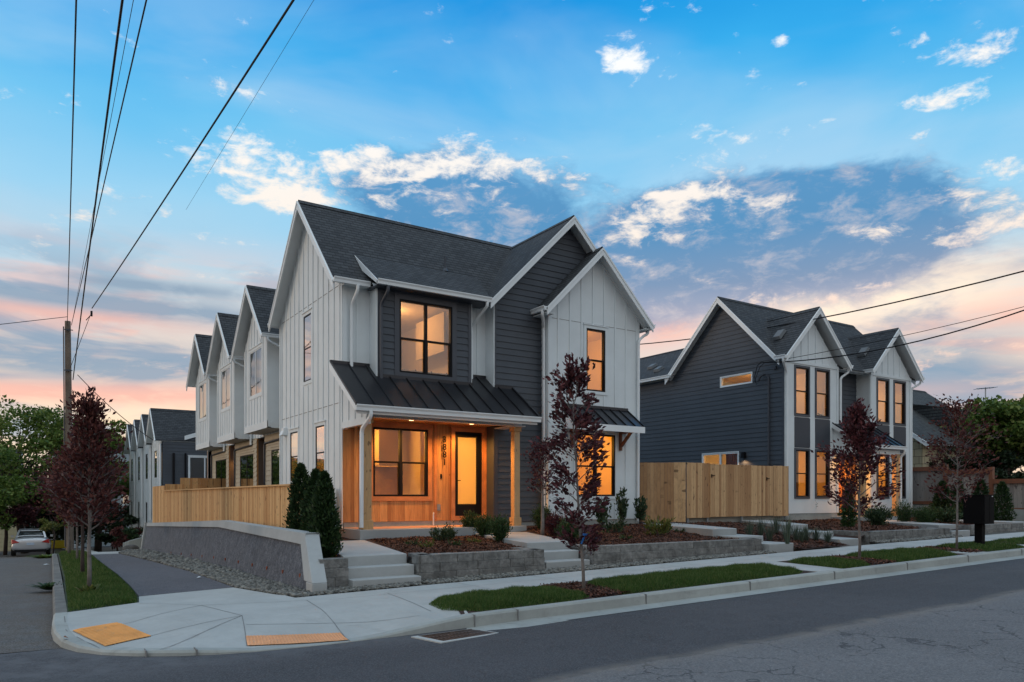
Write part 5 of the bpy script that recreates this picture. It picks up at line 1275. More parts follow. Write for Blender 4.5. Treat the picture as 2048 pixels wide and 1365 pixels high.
def leaves(name, P, size, mat, parent, seed, aspect=.5, up=.2, sizevar=.35, dirs=None, droop=0):
    g = np.random.default_rng(seed); P = np.asarray(P, float); n = len(P)
    d = g.normal(size=(n, 3)) if dirs is None else dirs+g.normal(size=(n, 3))*.45
    d[:, 2] = d[:, 2]*.7+up-droop; d /= np.linalg.norm(d, axis=1)[:, None]+1e-9
    r = g.normal(size=(n, 3)); s = np.cross(d, r); s /= np.linalg.norm(s, axis=1)[:, None]+1e-9
    L = size*(1+g.uniform(-sizevar, sizevar, n))[:, None]; w = L*aspect*.5
    nn = np.cross(d, s)
    a = P; b_ = P+d*L*.45+s*w+nn*L*.06; c = P+d*L; e = P+d*L*.45-s*w+nn*L*.06
    V = np.stack([a, b_, c, e], 1).reshape(-1, 3)
    return fast_mesh(name, V, None, 4, mat, parent)
def branch_tree(t, h, cb, cr, seed, mat, n=2600, leaf=.075, tr=.028, lean=(0, 0), nb=26, shape='col', barkmat=None, spread=.09, asp=.5):
    """young street tree: straight trunk, upswept branches, leaves set along the twigs"""
    rd = random.Random(seed); g = np.random.default_rng(seed)
    tk = MB(); pts = []; K = 9
    for i in range(K):
        f = i/(K-1); pts.append(Vector((lean[0]*f+rd.uniform(-.012, .012)*h*.3, lean[1]*f+rd.uniform(-.012, .012)*h*.3, h*f*.93)))
    tk.tube(pts, [tr*(1-.82*(i/(K-1))**.9) for i in range(K)], 8)
    P = []; Dd = []
    for k in range(nb):
        f = (k+.5)/nb; z = cb*.85+(h*.90-cb*.85)*f**.9
        i = min(K-2, int(z/(h*.93)*(K-1))); ff = z/(h*.93)*(K-1)-i; p0 = pts[i].lerp(pts[i+1], ff)
        env = (math.sin(math.pi*min(1, (f*.85+.12)))**.6 if shape == 'col' else (1-f)**.85*(.55+.45*min(1, f*5))*(1+.25*math.sin(k*1.7)))
        r = cr*env*rd.uniform(.7, 1.12); a = k*2.399+rd.uniform(-.4, .4)
        rise = r*rd.uniform(.9, 1.5)*(.8 if f < .8 else 1.6)
        q = [p0]; 
        for j in range(1, 5):
            u = j/4; q.append(p0+Vector((math.cos(a)*r*u, math.sin(a)*r*u, rise*u**1.25))+Vector((rd.uniform(-1, 1), rd.uniform(-1, 1), rd.uniform(-1, 1)))*.03*h*.3)
        if q[-1].z > h*1.0: q = [Vector((v.x, v.y, min(v.z, h))) for v in q]
        tk.tube(q, [tr*.42*(1-f*.5), tr*.34*(1-f*.5), tr*.25, tr*.16, tr*.08], 5, caps=False)
        for j in range(5):
            u = rd.uniform(.35, 1); i2 = min(3, int(u*4)); b0 = q[i2].lerp(q[i2+1], u*4-i2)
            e = b0+Vector((math.cos(a+rd.uniform(-1.3, 1.3))*r*.38, math.sin(a+rd.uniform(-1.3, 1.3))*r*.38, rd.uniform(.02, .3)*cr))
            tk.tube([b0, (b0+e)/2+Vector((0, 0, .02)), e], [tr*.12, tr*.08, tr*.04], 4, caps=False)
            m_ = max(1, int(n/nb/6)); uu = g.uniform(.1, 1.08, m_)
            P.append(np.array(b0)+np.outer(uu, np.array(e-b0))+g.normal(size=(m_, 3))*spread*cr); dv = np.array((e-b0).normalized()); Dd.append(np.repeat(dv[None], m_, 0))
        m_ = max(1, int(n/nb/6)); uu = g.uniform(.3, 1.05, m_); qq = np.array(q); idx = np.minimum((uu*4).astype(int), 3); fr = np.minimum(uu*4-idx, 1)[:, None]
        P.append(qq[idx]*(1-fr)+qq[idx+1]*fr+g.normal(size=(m_, 3))*spread*cr*.7); dv = np.array((q[-1]-q[0]).normalized()); Dd.append(np.repeat(dv[None], m_, 0))
    # leader
    m_ = int(n*.03); uu = g.uniform(.80, 1.0, m_); P.append(np.stack([lean[0]+g.normal(size=m_)*.03, lean[1]+g.normal(size=m_)*.03, uu*h], 1)); Dd.append(np.repeat(np.array([[0, 0, 1.]]), m_, 0))
    tk.build('trunk', barkmat or M['bark'], t, smooth=True, uv=False)
    leaves('crown', np.concatenate(P), leaf, mat, t, seed+1, asp, .15, dirs=np.concatenate(Dd))
    return t
def tree_at(name, label, x, y, z, **k):
    grp = k.pop('group', 'purple leaved street trees'); cat = k.pop('cat', 'tree')
    t = thing(name, label, cat, (0, 0, 0), grp); branch_tree(t, **k); t.location = (x, y, z); ORG[t.name] = Vector((x, y, z)); return t
tree_at('plum_tree', 'slim purple street tree in front of the white gable with blue tape on its trunk', 7.14, 8.9, .02, h=3.62, cb=.62, cr=.40, seed=11, mat=LM['plum'], n=3100, leaf=.085, tr=.028, nb=34, lean=(-.17, .11), spread=.11)
tree_at('plum_tree', 'full purple street tree before the far house porch', 14.3, 8.86, .18, h=3.3, cb=1.05, cr=.72, shape='cone', seed=12, mat=LM['plum'], n=4200, leaf=.085, tr=.032, nb=30)
tree_at('plum_tree', 'purple street tree beside the black mailbox', 17.9, 8.7, .26, h=3.4, cb=1.15, cr=.60, seed=13, mat=LM['plum2'], n=2000, leaf=.085, tr=.03, nb=26, spread=.14)
tree_at('plum_tree', 'large dark purple street tree nearest on the side street verge', .83, 13.1, -.0, h=3.15, cb=1.12, cr=.60, seed=14, mat=LM['plum2'], n=4000, leaf=.075, tr=.035, nb=38, spread=.12, shape='cone')
tree_at('plum_tree', 'second purple street tree just behind the nearest one on the side street', .95, 17.0, -.08, h=2.9, cb=1.2, cr=.52, shape='cone', seed=15, mat=LM['plum2'], n=4500, leaf=.08, tr=.04, nb=30, spread=.16, barkmat=M['barkd'])
tree_at('plum_tree', 'third purple street tree along the side street verge', 1.2, 23.5, -.28, h=3.0, cb=1.1, cr=.75, shape='cone', seed=16, mat=LM['plum2'], n=3800, leaf=.09, tr=.035, nb=28, spread=.18)
tree_at('plum_tree', 'fourth purple street tree with pale trunk before the utility pole', 1.25, 29.3, -.5, h=3.2, cb=1.1, cr=.8, seed=17, mat=LM['plum2'], n=3000, leaf=.1, tr=.05, nb=24, spread=.2)
tree_at('plum_tree', 'young purple tree planted in the mulch by the dark wall corner', 10.15, 14.2, .62, h=2.2, cb=1.0, cr=.34, seed=18, mat=LM['plum'], n=1200, leaf=.07, tr=.05, nb=16, spread=.2, group='garden trees')
tp = MB(); tp.box(7.08, 7.16, 8.83, 8.86, .92, .95).hexa([(7.02, 8.84, .80), (7.05, 8.84, .79), (7.06, 8.85, .79), (7.03, 8.85, .80)], [(7.10, 8.84, .94), (7.13, 8.84, .93), (7.13, 8.85, .93), (7.10, 8.85, .94)])
tag(tp.build('tree_tape', pbr('blue_tape', (.02, .16, .5), .5)), 'strip of blue tape tied on the slim purple tree trunk', 'tape')
def big_tree(name, label, x, y, z, h, r, seed, mat, n=9000, leaf=.2, trunk=.25, cz=None, lobes=34, flat=.8, cat='tree', group=None, bare=.3):
    rd = random.Random(seed); g = np.random.default_rng(seed); t = thing(name, label, cat, (0, 0, 0), group); m = MB()
    cz = cz or h*.62; rz = (h-cz)
    base = Vector((0, 0, 0)); top = Vector((rd.uniform(-.2, .2)*r, rd.uniform(-.2, .2)*r, cz))
    m.tube([base-Vector((0, 0, .3)), base.lerp(top, .4)+Vector((rd.uniform(-.1, .1), 0, 0)), top], [trunk, trunk*.8, trunk*.5], 9)
    P = []
    for k in range(lobes):
        u = rd.uniform(-1, 1)*.95; a = k*2.399+rd.uniform(-.5, .5); q = math.sqrt(max(0, 1-u*u)); rr = rd.uniform(.55, 1.0)
        c = Vector((math.cos(a)*q*r*rr, math.sin(a)*q*r*rr, cz+u*rz*rr*(1.0 if u > 0 else .75)))
        s0 = base.lerp(top, rd.uniform(.45, 1)); mid = (s0+c)/2+Vector((0, 0, -.1*r+rd.uniform(0, .2)*r))
        m.tube([s0, mid, c], [trunk*.28, trunk*.16, trunk*.05], 5, caps=False)
        nl = int(n/lobes*rd.uniform(.7, 1.3)); lr = r*rd.uniform(.20, .36)
        v = g.normal(size=(nl, 3)); v /= np.linalg.norm(v, axis=1)[:, None]; rad = g.uniform(.25, 1.05, nl)**.6
        P.append(np.array(c)+v*rad[:, None]*lr*np.array([1, 1, flat*.75]))
    m.build('trunk', M['barkd'], t, smooth=True, uv=False); leaves('crown', np.concatenate(P), leaf, mat, t, seed+1, .62, .1)
    t.location = (x, y, z); ORG[t.name] = Vector((x, y, z)); return t
def px(u, v, d):
    p = ray(u, v, d); return p.x, p.y, p.z
x, y, z = px(62, 1100, 47); big_tree('green_tree', 'large spreading green tree over the parked silver car', x-.3, y, -1.7, 9.5, 4.6, 31, LM['green2'], n=19000, leaf=.23, lobes=64, cz=5.4)
x, y, z = px(-75, 1100, 40); big_tree('green_tree', 'green tree cut off by the left edge of the view', x, y, -1.6, 6.3, 3.0, 32, LM['green'], n=8000, leaf=.2, lobes=30, cz=3.6)
x, y, z = px(196, 1080, 52); big_tree('green_tree', 'sunlit green tree peeking out behind the purple street trees', x, y, -2, 8.9, 2.9, 33, LM['green2'], n=9000, leaf=.24, lobes=30, cz=5.4)
x, y, z = px(60, 1090, 52); big_tree('dark_shrub', 'broad dark shrub mass behind the parked silver car', x+2.2, y, -2.2, 5.0, 3.4, 34, LM['deep'], n=9000, leaf=.26, lobes=30, cz=2.4, cat='shrub', trunk=.12)
x, y, z = px(10, 1090, 44); big_tree('purple_shrub', 'small dusky purple leaved tree left of the silver car', x, y, -1.8, 3.9, 2.0, 35, LM['plum'], n=4500, leaf=.2, lobes=20, cz=2.6, cat='shrub', trunk=.12)
x, y, z = px(106, 1090, 34); big_tree('olive_shrub', 'thin olive brown shrub on the verge right of the silver car', x, y, -.8, 2.3, .65, 36, LM['yellow'], n=1400, leaf=.1, lobes=14, cz=1.3, cat='shrub', trunk=.04)
for i, (u, d, hh, rr, lm, lb) in enumerate(((236, 47, 2.2, 1.2, 'deep', 'dark green shrub at the foot of the distant terrace'), (258, 41, 1.3, .9, 'plum2', 'low dark red shrub on the far verge before the terrace'), (288, 39, 1.5, .9, 'cedar', 'low green shrub beside the end of the leaning wall'), (160, 62, 4.5, 3.0, 'deep', 'dark tree mass at the end of the side street'), (225, 60, 4.6, 1.8, 'deep', 'dark narrow tree in front of the pale grey house'))):
    x, y, z = px(u, 1090, d); big_tree('shrub', lb, x, y, T(y)-.0, hh, rr, 40+i, LM[lm], n=2600 if d < 55 else 4500, leaf=.13 if d < 45 else .22, lobes=16, cz=hh*.5, cat='shrub', trunk=.06)
x, y, z = px(2012, 1000, 35); big_tree('green_tree', 'broad layered green tree behind the weathered fence at the right', x+.3, y, .3, 5.75, 3.0, 51, LM['green2'], n=16000, leaf=.2, lobes=60, cz=4.3, flat=.55)
x, y, z = px(2100, 1000, 36); big_tree('green_tree', 'green tree leaning in at the right edge above the fence', x, y, .3, 5.6, 2.8, 54, LM['green'], n=8000, leaf=.2, lobes=34, cz=3.8, flat=.6)
x, y, z = px(1962, 1000, 33.6); big_tree('dark_shrub', 'dark hedge mass under the layered green tree', x, y, .3, 3.7, 1.9, 53, LM['deep'], n=8000, leaf=.16, lobes=34, cz=2.0, cat='shrub', trunk=.1)
x, y, z = px(1876, 1000, 33.5); big_tree('dark_shrub', 'very dark evergreen bush against the cream shingle gable', x, y, .5, 3.4, .95, 52, LM['deep'], n=5200, leaf=.11, lobes=30, cz=1.9, cat='shrub', trunk=.08)
def evergreen(name, label, x, y, z, h, r, seed, n=4200, leaf=.068, group='columnar evergreens', mat='cedar'):
    g = np.random.default_rng(seed); t = thing(name, label, 'evergreen', (0, 0, 0), group)
    MB().tube([(0, 0, -.1), (0, 0, h*.8)], [.025, .01], 6).build('trunk', M['barkd'], t)
    f = g.uniform(0, 1, n)**1.15; a = g.uniform(0, 2*math.pi, n)
    env = np.minimum(1, (f+.06)*5)**.5*(1-f**2.2)**.75*r
    lump = 1+.17*np.sin(a*3+f*9+seed)+.14*np.sin(a*7-f*23)+.08*np.sin(a*13+f*41)
    rad = env*lump*g.uniform(.5, 1.1, n)+g.normal(size=n)*.012
    P = np.stack([np.cos(a)*rad, np.sin(a)*rad, f*h*.95+.02], 1); d = np.stack([np.cos(a)*.6, np.sin(a)*.6, np.full(n, 1.0)], 1)
    leaves('foliage', P, leaf, LM[mat], t, seed, .45, .1, dirs=d); t.location = (x, y, z); return t
evergreen('arborvitae', 'tallest columnar evergreen at the end of the board fence', 4.46, 14.25, .55, 1.62, .24, 61, n=6500)
evergreen('arborvitae', 'middle columnar evergreen of the three by the leaning wall', 4.40, 13.2, .5, 1.52, .23, 62, n=6500)
evergreen('arborvitae', 'nearest columnar evergreen beside the first stair', 4.16, 12.05, .42, 1.52, .22, 63, n=7500)
for i, (u, v0, v1, d, lb) in enumerate(((1885, 1024, 965, 29.0, 'columnar evergreen before the highest weathered fence section'), (1916, 1038, 962, 28, 'columnar evergreen partly behind the purple tree by the mailbox'), (1962, 1040, 962, 27.8, 'columnar evergreen half hidden by the mailbox'), (2004, 1044, 966, 26.5, 'rightmost columnar evergreen beside the mailbox'))):
    x, y, z = px(u, v0, d); zt_ = px(u, v1, d)[2]; evergreen('arborvitae', lb, x, y, z-.05, zt_-z+.1, .32, 70+i, n=2600, leaf=.09)
def shrub(name, label, x, y, h, r, seed, n=1500, leaf=.05, mat='box', kind='round', group='garden shrubs'):
    if kind == 'round': h *= 1.25; r *= 1.3; n = int(n*1.9); leaf *= 1.1
    g = np.random.default_rng(seed); t = thing(name, label, 'shrub', (0, 0, 0), group); z = lot_h(x, y); rd = random.Random(seed)
    m = MB(); P = []; Dd = []
    ns = 26 if kind == 'round' else 9
    for k in range(ns):
        a = k*2.399; q = math.sqrt((k+.5)/ns)
        if kind == 'round': e = Vector((math.cos(a)*r*q, math.sin(a)*r*q, h*rd.uniform(.75, 1)*(1-.35*q*q)))
        elif kind == 'up': e = Vector((math.cos(a)*r*q*.8, math.sin(a)*r*q*.8, h*rd.uniform(.6, 1)))
        else: e = Vector((math.cos(a)*r, math.sin(a)*r, h*rd.uniform(.4, 1)))
        b0 = Vector((math.cos(a)*.02, math.sin(a)*.02, 0)); m.tube([b0, b0.lerp(e, .5)+Vector((0, 0, .03)), e], [.008, .006, .003], 4, caps=False)
        k_ = n//ns; u = g.uniform(.22 if kind == 'round' else .3, 1.03, k_)[:, None]; P.append(np.array(b0)*(1-u)+np.array(e)*u+g.normal(size=(k_, 3))*(r*.17)); Dd.append(np.repeat(np.array((e-b0).normalized())[None], k_, 0))
    m.build('stem', M['barkd'], t); leaves('foliage', np.concatenate(P), leaf, LM[mat], t, seed, .34 if kind == 'round' else .45, .25, dirs=np.concatenate(Dd)); t.location = (x, y, z-.02); return t
def bedpt(u, v, z0=.62):
    z = z0
    for _ in range(6):
        k = (u-1024)/FPX; d = (CAMZ-z)*FPX/(v-HOR); x, y = (.5476+.8367*k)*d, (.8367-.5476*k)*d; z = lot_h(x, y)
    return x, y
def sh(u, v, h, r, lb, seed, **k):
    x, y = bedpt(u, v); return shrub(k.pop('name', 'shrub'), lb, x, y, h, r, seed, **k)
sh(942, 1071, .50, .19, 'first round green shrub before the glass door', 81); sh(970, 1076, .44, .18, 'middle of three round shrubs before the glass door', 82); sh(1000, 1086, .50, .18, 'last of three round shrubs beside the second walk', 83)
sh(1085, 1071, .52, .2, 'round shrub right of the second walk, nearest the porch post', 84); sh(1110, 1077, .46, .2, 'reddish tinted shrub between two green ones right of the second walk', 85, mat='plum'); sh(1138, 1088, .46, .2, 'round green shrub beside the second stair', 86)
sh(886, 1083, .38, .24, 'dwarf conifer with layered branches in the first mulch bed', 87, mat='laurel', kind='low', n=900, leaf=.06, name='dwarf_conifer')
sh(1203, 1056, .78, .24, 'left upright laurel beneath the amber ground floor window', 88, kind='up', n=520, leaf=.10, mat='laurel', name='laurel'); sh(1244, 1052, 1.0, .2, 'tallest upright laurel right of the amber ground floor window', 89, kind='up', n=520, leaf=.10, mat='laurel', name='laurel'); sh(1281, 1051, .82, .22, 'upright laurel at the white house corner by the fence', 90, kind='up', n=560, leaf=.10, mat='laurel', name='laurel')
sh(1228, 1068, .36, .26, 'low leafy plant before the laurels', 91, kind='low', n=240, leaf=.09, mat='laurel'); sh(1318, 1074, .42, .28, 'yellow green leafy plant in front of the angled fence', 92, kind='low', n=330, leaf=.11, mat='yellow', name='yellow_plant')
for i, (u, v, lb) in enumerate(((1625, 1039, 'left laurel under the far house windows'), (1652, 1038, 'middle laurel under the far house windows'), (1671, 1038, 'right laurel under the far house windows'))): sh(u, v, .95 if i == 0 else .75, .24, lb, 93+i, kind='up', n=460, leaf=.11, mat='laurel', name='laurel')
sh(1755, 1052, .5, .32, 'leafy green shrub before the far porch', 96, n=900, leaf=.09, mat='laurel'); sh(1808, 1048, .62, .27, 'dense shrub right of the far porch path', 97); sh(1806, 1034, .8, .3, 'tall laurel against the right bay of the far house', 98, kind='up', n=400, leaf=.1, mat='laurel', name='laurel')
sh(1845, 1051, .5, .26, 'left of two round shrubs right of the far house', 99); sh(1862, 1047, .5, .26, 'right of two round shrubs right of the far house', 100); sh(1894, 1047, .42, .36, 'pale leafy shrub by the mailbox bed', 101, n=700, leaf=.09, mat='laurel')
x, y = bedpt(1697, 1056); evergreen('weeping_conifer', 'slim drooping conifer before the far house porch', x, y, lot_h(x, y)-.05, 1.4, .17, 102, n=2200, leaf=.08, group='garden shrubs', mat='box')
rd = random.Random(5)
for i, (u, v, lb) in enumerate(((824, 1092, 'tiny plant at the left of the first mulch bed'), (852, 1095, 'tiny green tuft before the dwarf conifer'), (908, 1093, 'tiny green tuft right of the dwarf conifer'), (948, 1087, 'small tuft below the round shrubs'), (1252, 1082, 'small tuft in the middle of the wide mulch bed'), (1302, 1072, 'small tuft left of the yellow plant'), (1360, 1066, 'small tuft near the garden steps'), (1185, 1078, 'small tuft behind the slim purple tree'))):
    sh(u, v, .11, .12, lb, 110+i, kind='low', n=90, leaf=.06, mat='yellow' if i % 2 else 'box', name='ground_plant', group='small ground plants')
def grass_clump(label, x, y, z, h, r, seed, mat='bluegrass', n=85, name='ornamental_grass', group='blue ornamental grasses', w=.009):
    g = np.random.default_rng(seed); a = g.uniform(0, 6.283, n); rr = r*g.uniform(.1, 1, n); hh = h*g.uniform(.6, 1, n)
    b0 = np.stack([np.cos(a)*rr*.2, np.sin(a)*rr*.2, np.zeros(n)], 1); e = np.stack([np.cos(a)*rr, np.sin(a)*rr, hh], 1); mid = b0*.5+e*.5; mid[:, 2] += hh*.12
    s = np.stack([-np.sin(a), np.cos(a), np.zeros(n)], 1)*w*.5
    V = np.concatenate([np.stack([b0-s, b0+s, mid+s, mid-s], 1).reshape(-1, 3), np.stack([mid-s, mid+s, e+s*.2, e-s*.2], 1).reshape(-1, 3)])
    o = fast_mesh(name, V, None, 4, LM[mat], None); o.location = (x, y, z); return tag(o, label, 'grass clump', group)
gl = ['by the gate', 'left of the first garden steps', 'in the middle of the bed', 'behind the wide clump', 'beside the second garden steps', 'closest to the pavement', 'near the fence footing', 'on the upper mulch slope', 'low on the mulch slope', 'wide spreading one']
for i, (u, v, hh) in enumerate(((1500, 1062, .5), (1521, 1060, .5), (1539, 1063, .42), (1552, 1078, .5), (1575, 1075, .62), (1592, 1092, .4), (1612, 1092, .42), (1632, 1090, .36), (1603, 1082, .38), (1655, 1080, .35))):
    x, y = bedpt(u, v, .4); grass_clump('blue grey grass clump '+gl[i], x, y, lot_h(x, y), hh*1.05, .26, 130+i)
x, y = gp(176, 1196); grass_clump('yellow green weeds at the foot of the nearest side street tree', .83, 13.0, .02, .16, .25, 150, 'yellow', 60, 'weed_tuft', 'weeds', .05)
x, y = gp(104, 1186, -.2); grass_clump('leafy green weeds growing along the side street kerb', x-.02, y, -.14, .12, .45, 151, 'box', 140, 'weed_tuft', 'weeds', .05)
x, y = gp(88, 1120, -.8); grass_clump('grass tuft against the kerb behind the silver car', x, y, T(y)-.15, .14, .7, 152, 'green2', 200, 'weed_tuft', 'weeds', .06)
# ---- grass strips (blades), gravel, mulch chips
def in_poly(P, poly):
    x, y = P[:, 0], P[:, 1]; c = np.zeros(len(P), bool); j = len(poly)-1
    for i in range(len(poly)):
        xi, yi = poly[i]; xj, yj = poly[j]
        if yi != yj: c ^= ((yi > y) != (yj > y)) & (x < (xj-xi)*(y-yi)/(yj-yi)+xi)
        j = i
    return c
def scatter(poly, n, seed):
    g = np.random.default_rng(seed); q = np.array(poly); lo, hi = q.min(0), q.max(0); out = []
    tot = 0
    while tot < n:
        P = g.uniform(lo, hi, (n*2, 2)); P = P[in_poly(P, poly)]; out.append(P); tot += len(P)
        if len(P) == 0: break
    return np.concatenate(out)[:n], g
def grass_strip(poly, n, seed, zf, h=.085, w=.009, name='grass'):
    P, g = scatter(poly, n, seed); z = np.array([zf(x, y) for x, y in P]) if n < 3e5 else None
    q = np.array(poly+poly[:1]); dist = np.full(len(P), 9.)
    for a, b_ in zip(q, q[1:]):
        t = np.clip(((P-a)@(b_-a))/((b_-a)@(b_-a)), 0, 1); dist = np.minimum(dist, np.linalg.norm(P-(a+t[:, None]*(b_-a)), axis=1))
    bump = .7+.5*np.sin(P[:, 0]*2.3+1)*np.sin(P[:, 1]*3.7)*.5+.25*np.sin(P[:, 0]*9)*np.sin(P[:, 1]*8)
    H = h*g.uniform(.55, 1.15, len(P))*np.clip(dist/.10, .35, 1)*bump.clip(.5, 1.3)*1.15
    b0 = np.stack([P[:, 0], P[:, 1], z+np.clip(dist/.3, 0, 1)*.035-.01], 1); a = g.uniform(0, 6.283, len(P)); le = g.uniform(.1, .75, len(P))*H
    e = b0+np.stack([np.cos(a)*le, np.sin(a)*le, H], 1); a2 = g.uniform(0, 6.283, len(P)); s = np.stack([np.cos(a2), np.sin(a2), np.zeros(len(P))], 1)*w*.5
    V = np.stack([b0-s, b0+s, e], 1).reshape(-1, 3)
    o = fast_mesh(name, V, None, 3, M['grass'], None); return tag(o, kind='stuff')
def rounded(x0, x1, y0, y1, r=.35, skl=0, skr=0):
    return [(x0+skl, y0+.02), (x1-r+skr, y0), (x1-r*.3+skr, y0+r*.35), (x1, y0+r), (x1-.02, y1-r), (x1-r*.5, y1-r*.2), (x1-r, y1), (x0+r, y1), (x0+.05, y1-r), (x0, y0+r)]
strips = [(rounded(4.55, 6.92, 8.22, 9.5, .4, skl=.35), 30000), (rounded(7.36, 11.9, 8.22, 9.62, .45), 44000), (rounded(12.7, 13.9, 8.22, 9.62, .3), 8000), (rounded(14.55, 17.3, 8.22, 9.62, .4), 15000), (rounded(18.25, 20.5, 8.22, 9.62, .35), 8000), (rounded(21.0, 25.4, 8.22, 9.62, .35), 10000)]
for i, (pl, n) in enumerate(strips): grass_strip(pl, n, 200+i, lambda x, y: walk_hq(x, y)) if False else grass_strip(pl, n, 200+i, lambda x, y: S(x)+.02*(y-8.04), w=.009 if i < 2 else .014)
lv = [(.47, 11.08), (1.30, 11.52), (1.40, 12.3), (1.48, 14), (1.58, 18), (1.73, 24), (1.9, 29), (2.15, 40), (1.3, 40), (1.02, 31), (.84, 24), (.66, 17)]
grass_strip(lv[:5]+[(.66, 17)], 30000, 210, lambda x, y: T(y), h=.09, w=.010)
grass_strip([(.66, 17), (1.58, 18), (1.73, 24), (1.9, 29), (2.15, 40), (1.3, 40), (1.02, 31), (.84, 24)], 22000, 211, lambda x, y: T(y), h=.09, w=.02)
for i, pl in enumerate([[(4.6, 8.2), (11.95, 8.2), (11.95, 9.66), (5.5, 9.66), (4.9, 8.95)], [(12.65, 8.2), (17.35, 8.2), (17.35, 9.66), (12.65, 9.66)], [(18.1, 8.2), (20.6, 8.2), (20.6, 9.66), (18.1, 9.66)], [(20.95, 8.2), (25.5, 8.2), (25.5, 9.66), (20.95, 9.66)], [(27, 8.2), (60, 8.2), (60, 9.66), (27, 9.66)]]):
    surface('verge_soil', pl, lambda x, y: S(x)+.02*(y-8.04)-.008, 1.2, M['mulchbase'] if i < 4 else M['grassbase'])
# pebbles
ico_v = []; ph = (1+5**.5)/2
for a in (-1, 1):
    for b_ in (-ph, ph): ico_v += [(0, a, b_), (a, b_, 0), (b_, 0, a)]
ico_v = np.array(ico_v)/math.sqrt(1+ph*ph)
def hull_faces(v):
    F = []
    n = len(v); ed = 1.0515
    for i in range(n):
        for j in range(i+1, n):
            for k in range(j+1, n):
                if all(abs(np.linalg.norm(v[a]-v[b])-ed) < .02 for a, b in ((i, j), (j, k), (i, k))):
                    nn = np.cross(v[j]-v[i], v[k]-v[i]); F.append((i, j, k) if nn@(v[i]+v[j]+v[k]) > 0 else (i, k, j))
    return np.array(F)
ico_f = hull_faces(ico_v)
def pebbles(poly, n, seed, zf, r=(.016, .038), name='gravel'):
    P, g = scatter(poly, n, seed); n = len(P); rr = g.uniform(r[0], r[1], n); sc_ = np.stack([rr*g.uniform(.8, 1.3, n), rr*g.uniform(.7, 1.1, n), rr*g.uniform(.45, .8, n)], 1)
    a = g.uniform(0, 6.283, n); ca, sa = np.cos(a), np.sin(a)
    V = ico_v[None]*sc_[:, None]; X = V[..., 0]*ca[:, None]-V[..., 1]*sa[:, None]; Y = V[..., 0]*sa[:, None]+V[..., 1]*ca[:, None]
    z = np.array([zf(x, y) for x, y in P])+sc_[:, 2]*g.uniform(.2, 1.2, n)
    V = np.stack([X+P[:, 0:1], Y+P[:, 1:2], V[..., 2]+z[:, None]], 2).reshape(-1, 3); F = (ico_f[None]+12*np.arange(n)[:, None, None]).reshape(-1, 3)
    return tag(fast_mesh_idx(name, V, F, M['pebble'], smooth=True), kind='stuff')
pebbles([(3.27, 10.69), (5.3, 10.76), (5.4, 11.0), (4.2, 11.15), (3.7, 10.95), (3.64, 14.5), (2.9, 14.5), (2.89, 12.76)], 6500, 301, base_h)
pebbles([(2.9, 14.5), (3.66, 14.5), (3.75, 20), (2.87, 20)], 4500, 302, base_h, (.02, .045))
pebbles([(2.87, 20), (3.75, 20), (3.95, 33), (3.4, 33.5), (2.75, 29)], 3500, 303, base_h, (.03, .06))
pebbles([(5.45, 10.75), (14.15, 10.75), (14.15, 11.12), (5.45, 11.12)], 5500, 304, base_h)
pebbles([(18.4, 10.75), (22.5, 10.75), (22.5, 11.12), (18.4, 11.12)], 1200, 305, base_h, (.02, .045))
# mulch chips
def chips(poly, n, seed, zf, size=.05, name='mulch'):
    P, g = scatter(poly, n, seed); n = len(P); z = np.array([zf(x, y) for x, y in P])+g.uniform(0, .03, n); L = size*g.uniform(.4, 1.3, n)[:, None]; w = L*g.uniform(.18, .45, n)[:, None]
    d = g.normal(size=(n, 3)); d[:, 2] *= .35; d /= np.linalg.norm(d, axis=1)[:, None]; u = g.normal(size=(n, 3))*.35; u[:, 2] += 1; s = np.cross(d, u); s /= np.linalg.norm(s, axis=1)[:, None]
    c = np.stack([P[:, 0], P[:, 1], z], 1); V = np.stack([c-d*L/2-s*w/2, c+d*L/2-s*w/2, c+d*L/2+s*w/2, c-d*L/2+s*w/2], 1).reshape(-1, 3)
    return tag(fast_mesh(name, V, None, 4, M['mulch'], None), kind='stuff')
chips([(5.6, 11.35), (8.0, 11.35), (9.3, 15.6), (6.45, 15.6), (5.6, 11.9)], 24000, 311, lot_r)
chips([(9.3, 11.35), (14.1, 11.35), (14.6, 14), (15.1, 16), (12, 16.3), (10.9, 15.9), (9.4, 12)], 34000, 312, lot_r)
chips([(15.15, 10.8), (16.95, 10.8), (17.0, 13), (18.8, 16), (15.6, 16), (14.8, 12.6)], 12000, 313, lot_r, .06)
chips([(18.6, 11.35), (22.4, 11.35), (24.6, 15), (24.6, 16.3), (19.9, 16.2), (18.3, 13)], 16000, 314, lot_r, .07)
chips([(24.0, 11.4), (27.2, 11.4), (30.5, 16.2), (27.6, 16.2), (26.2, 14.5)], 7000, 315, lot_r, .08)
chips([(6.8, 8.25), (7.5, 8.25), (7.5, 9.6), (6.8, 9.6)], 2500, 316, lambda x, y: S(x)+.02*(y-8.04))
chips([(13.8, 8.25), (14.6, 8.25), (14.6, 9.6), (13.8, 9.6)], 1500, 317, lambda x, y: S(x)+.02*(y-8.04), .06)
chips([(17.6, 8.25), (18.3, 8.25), (18.3, 9.6), (17.6, 9.6)], 900, 318, lambda x, y: S(x)+.02*(y-8.04), .07)
chips([(4.1, 11.5), (4.35, 11.6), (5.3, 15.6), (4.2, 15.6)], 2500, 319, lot_r)

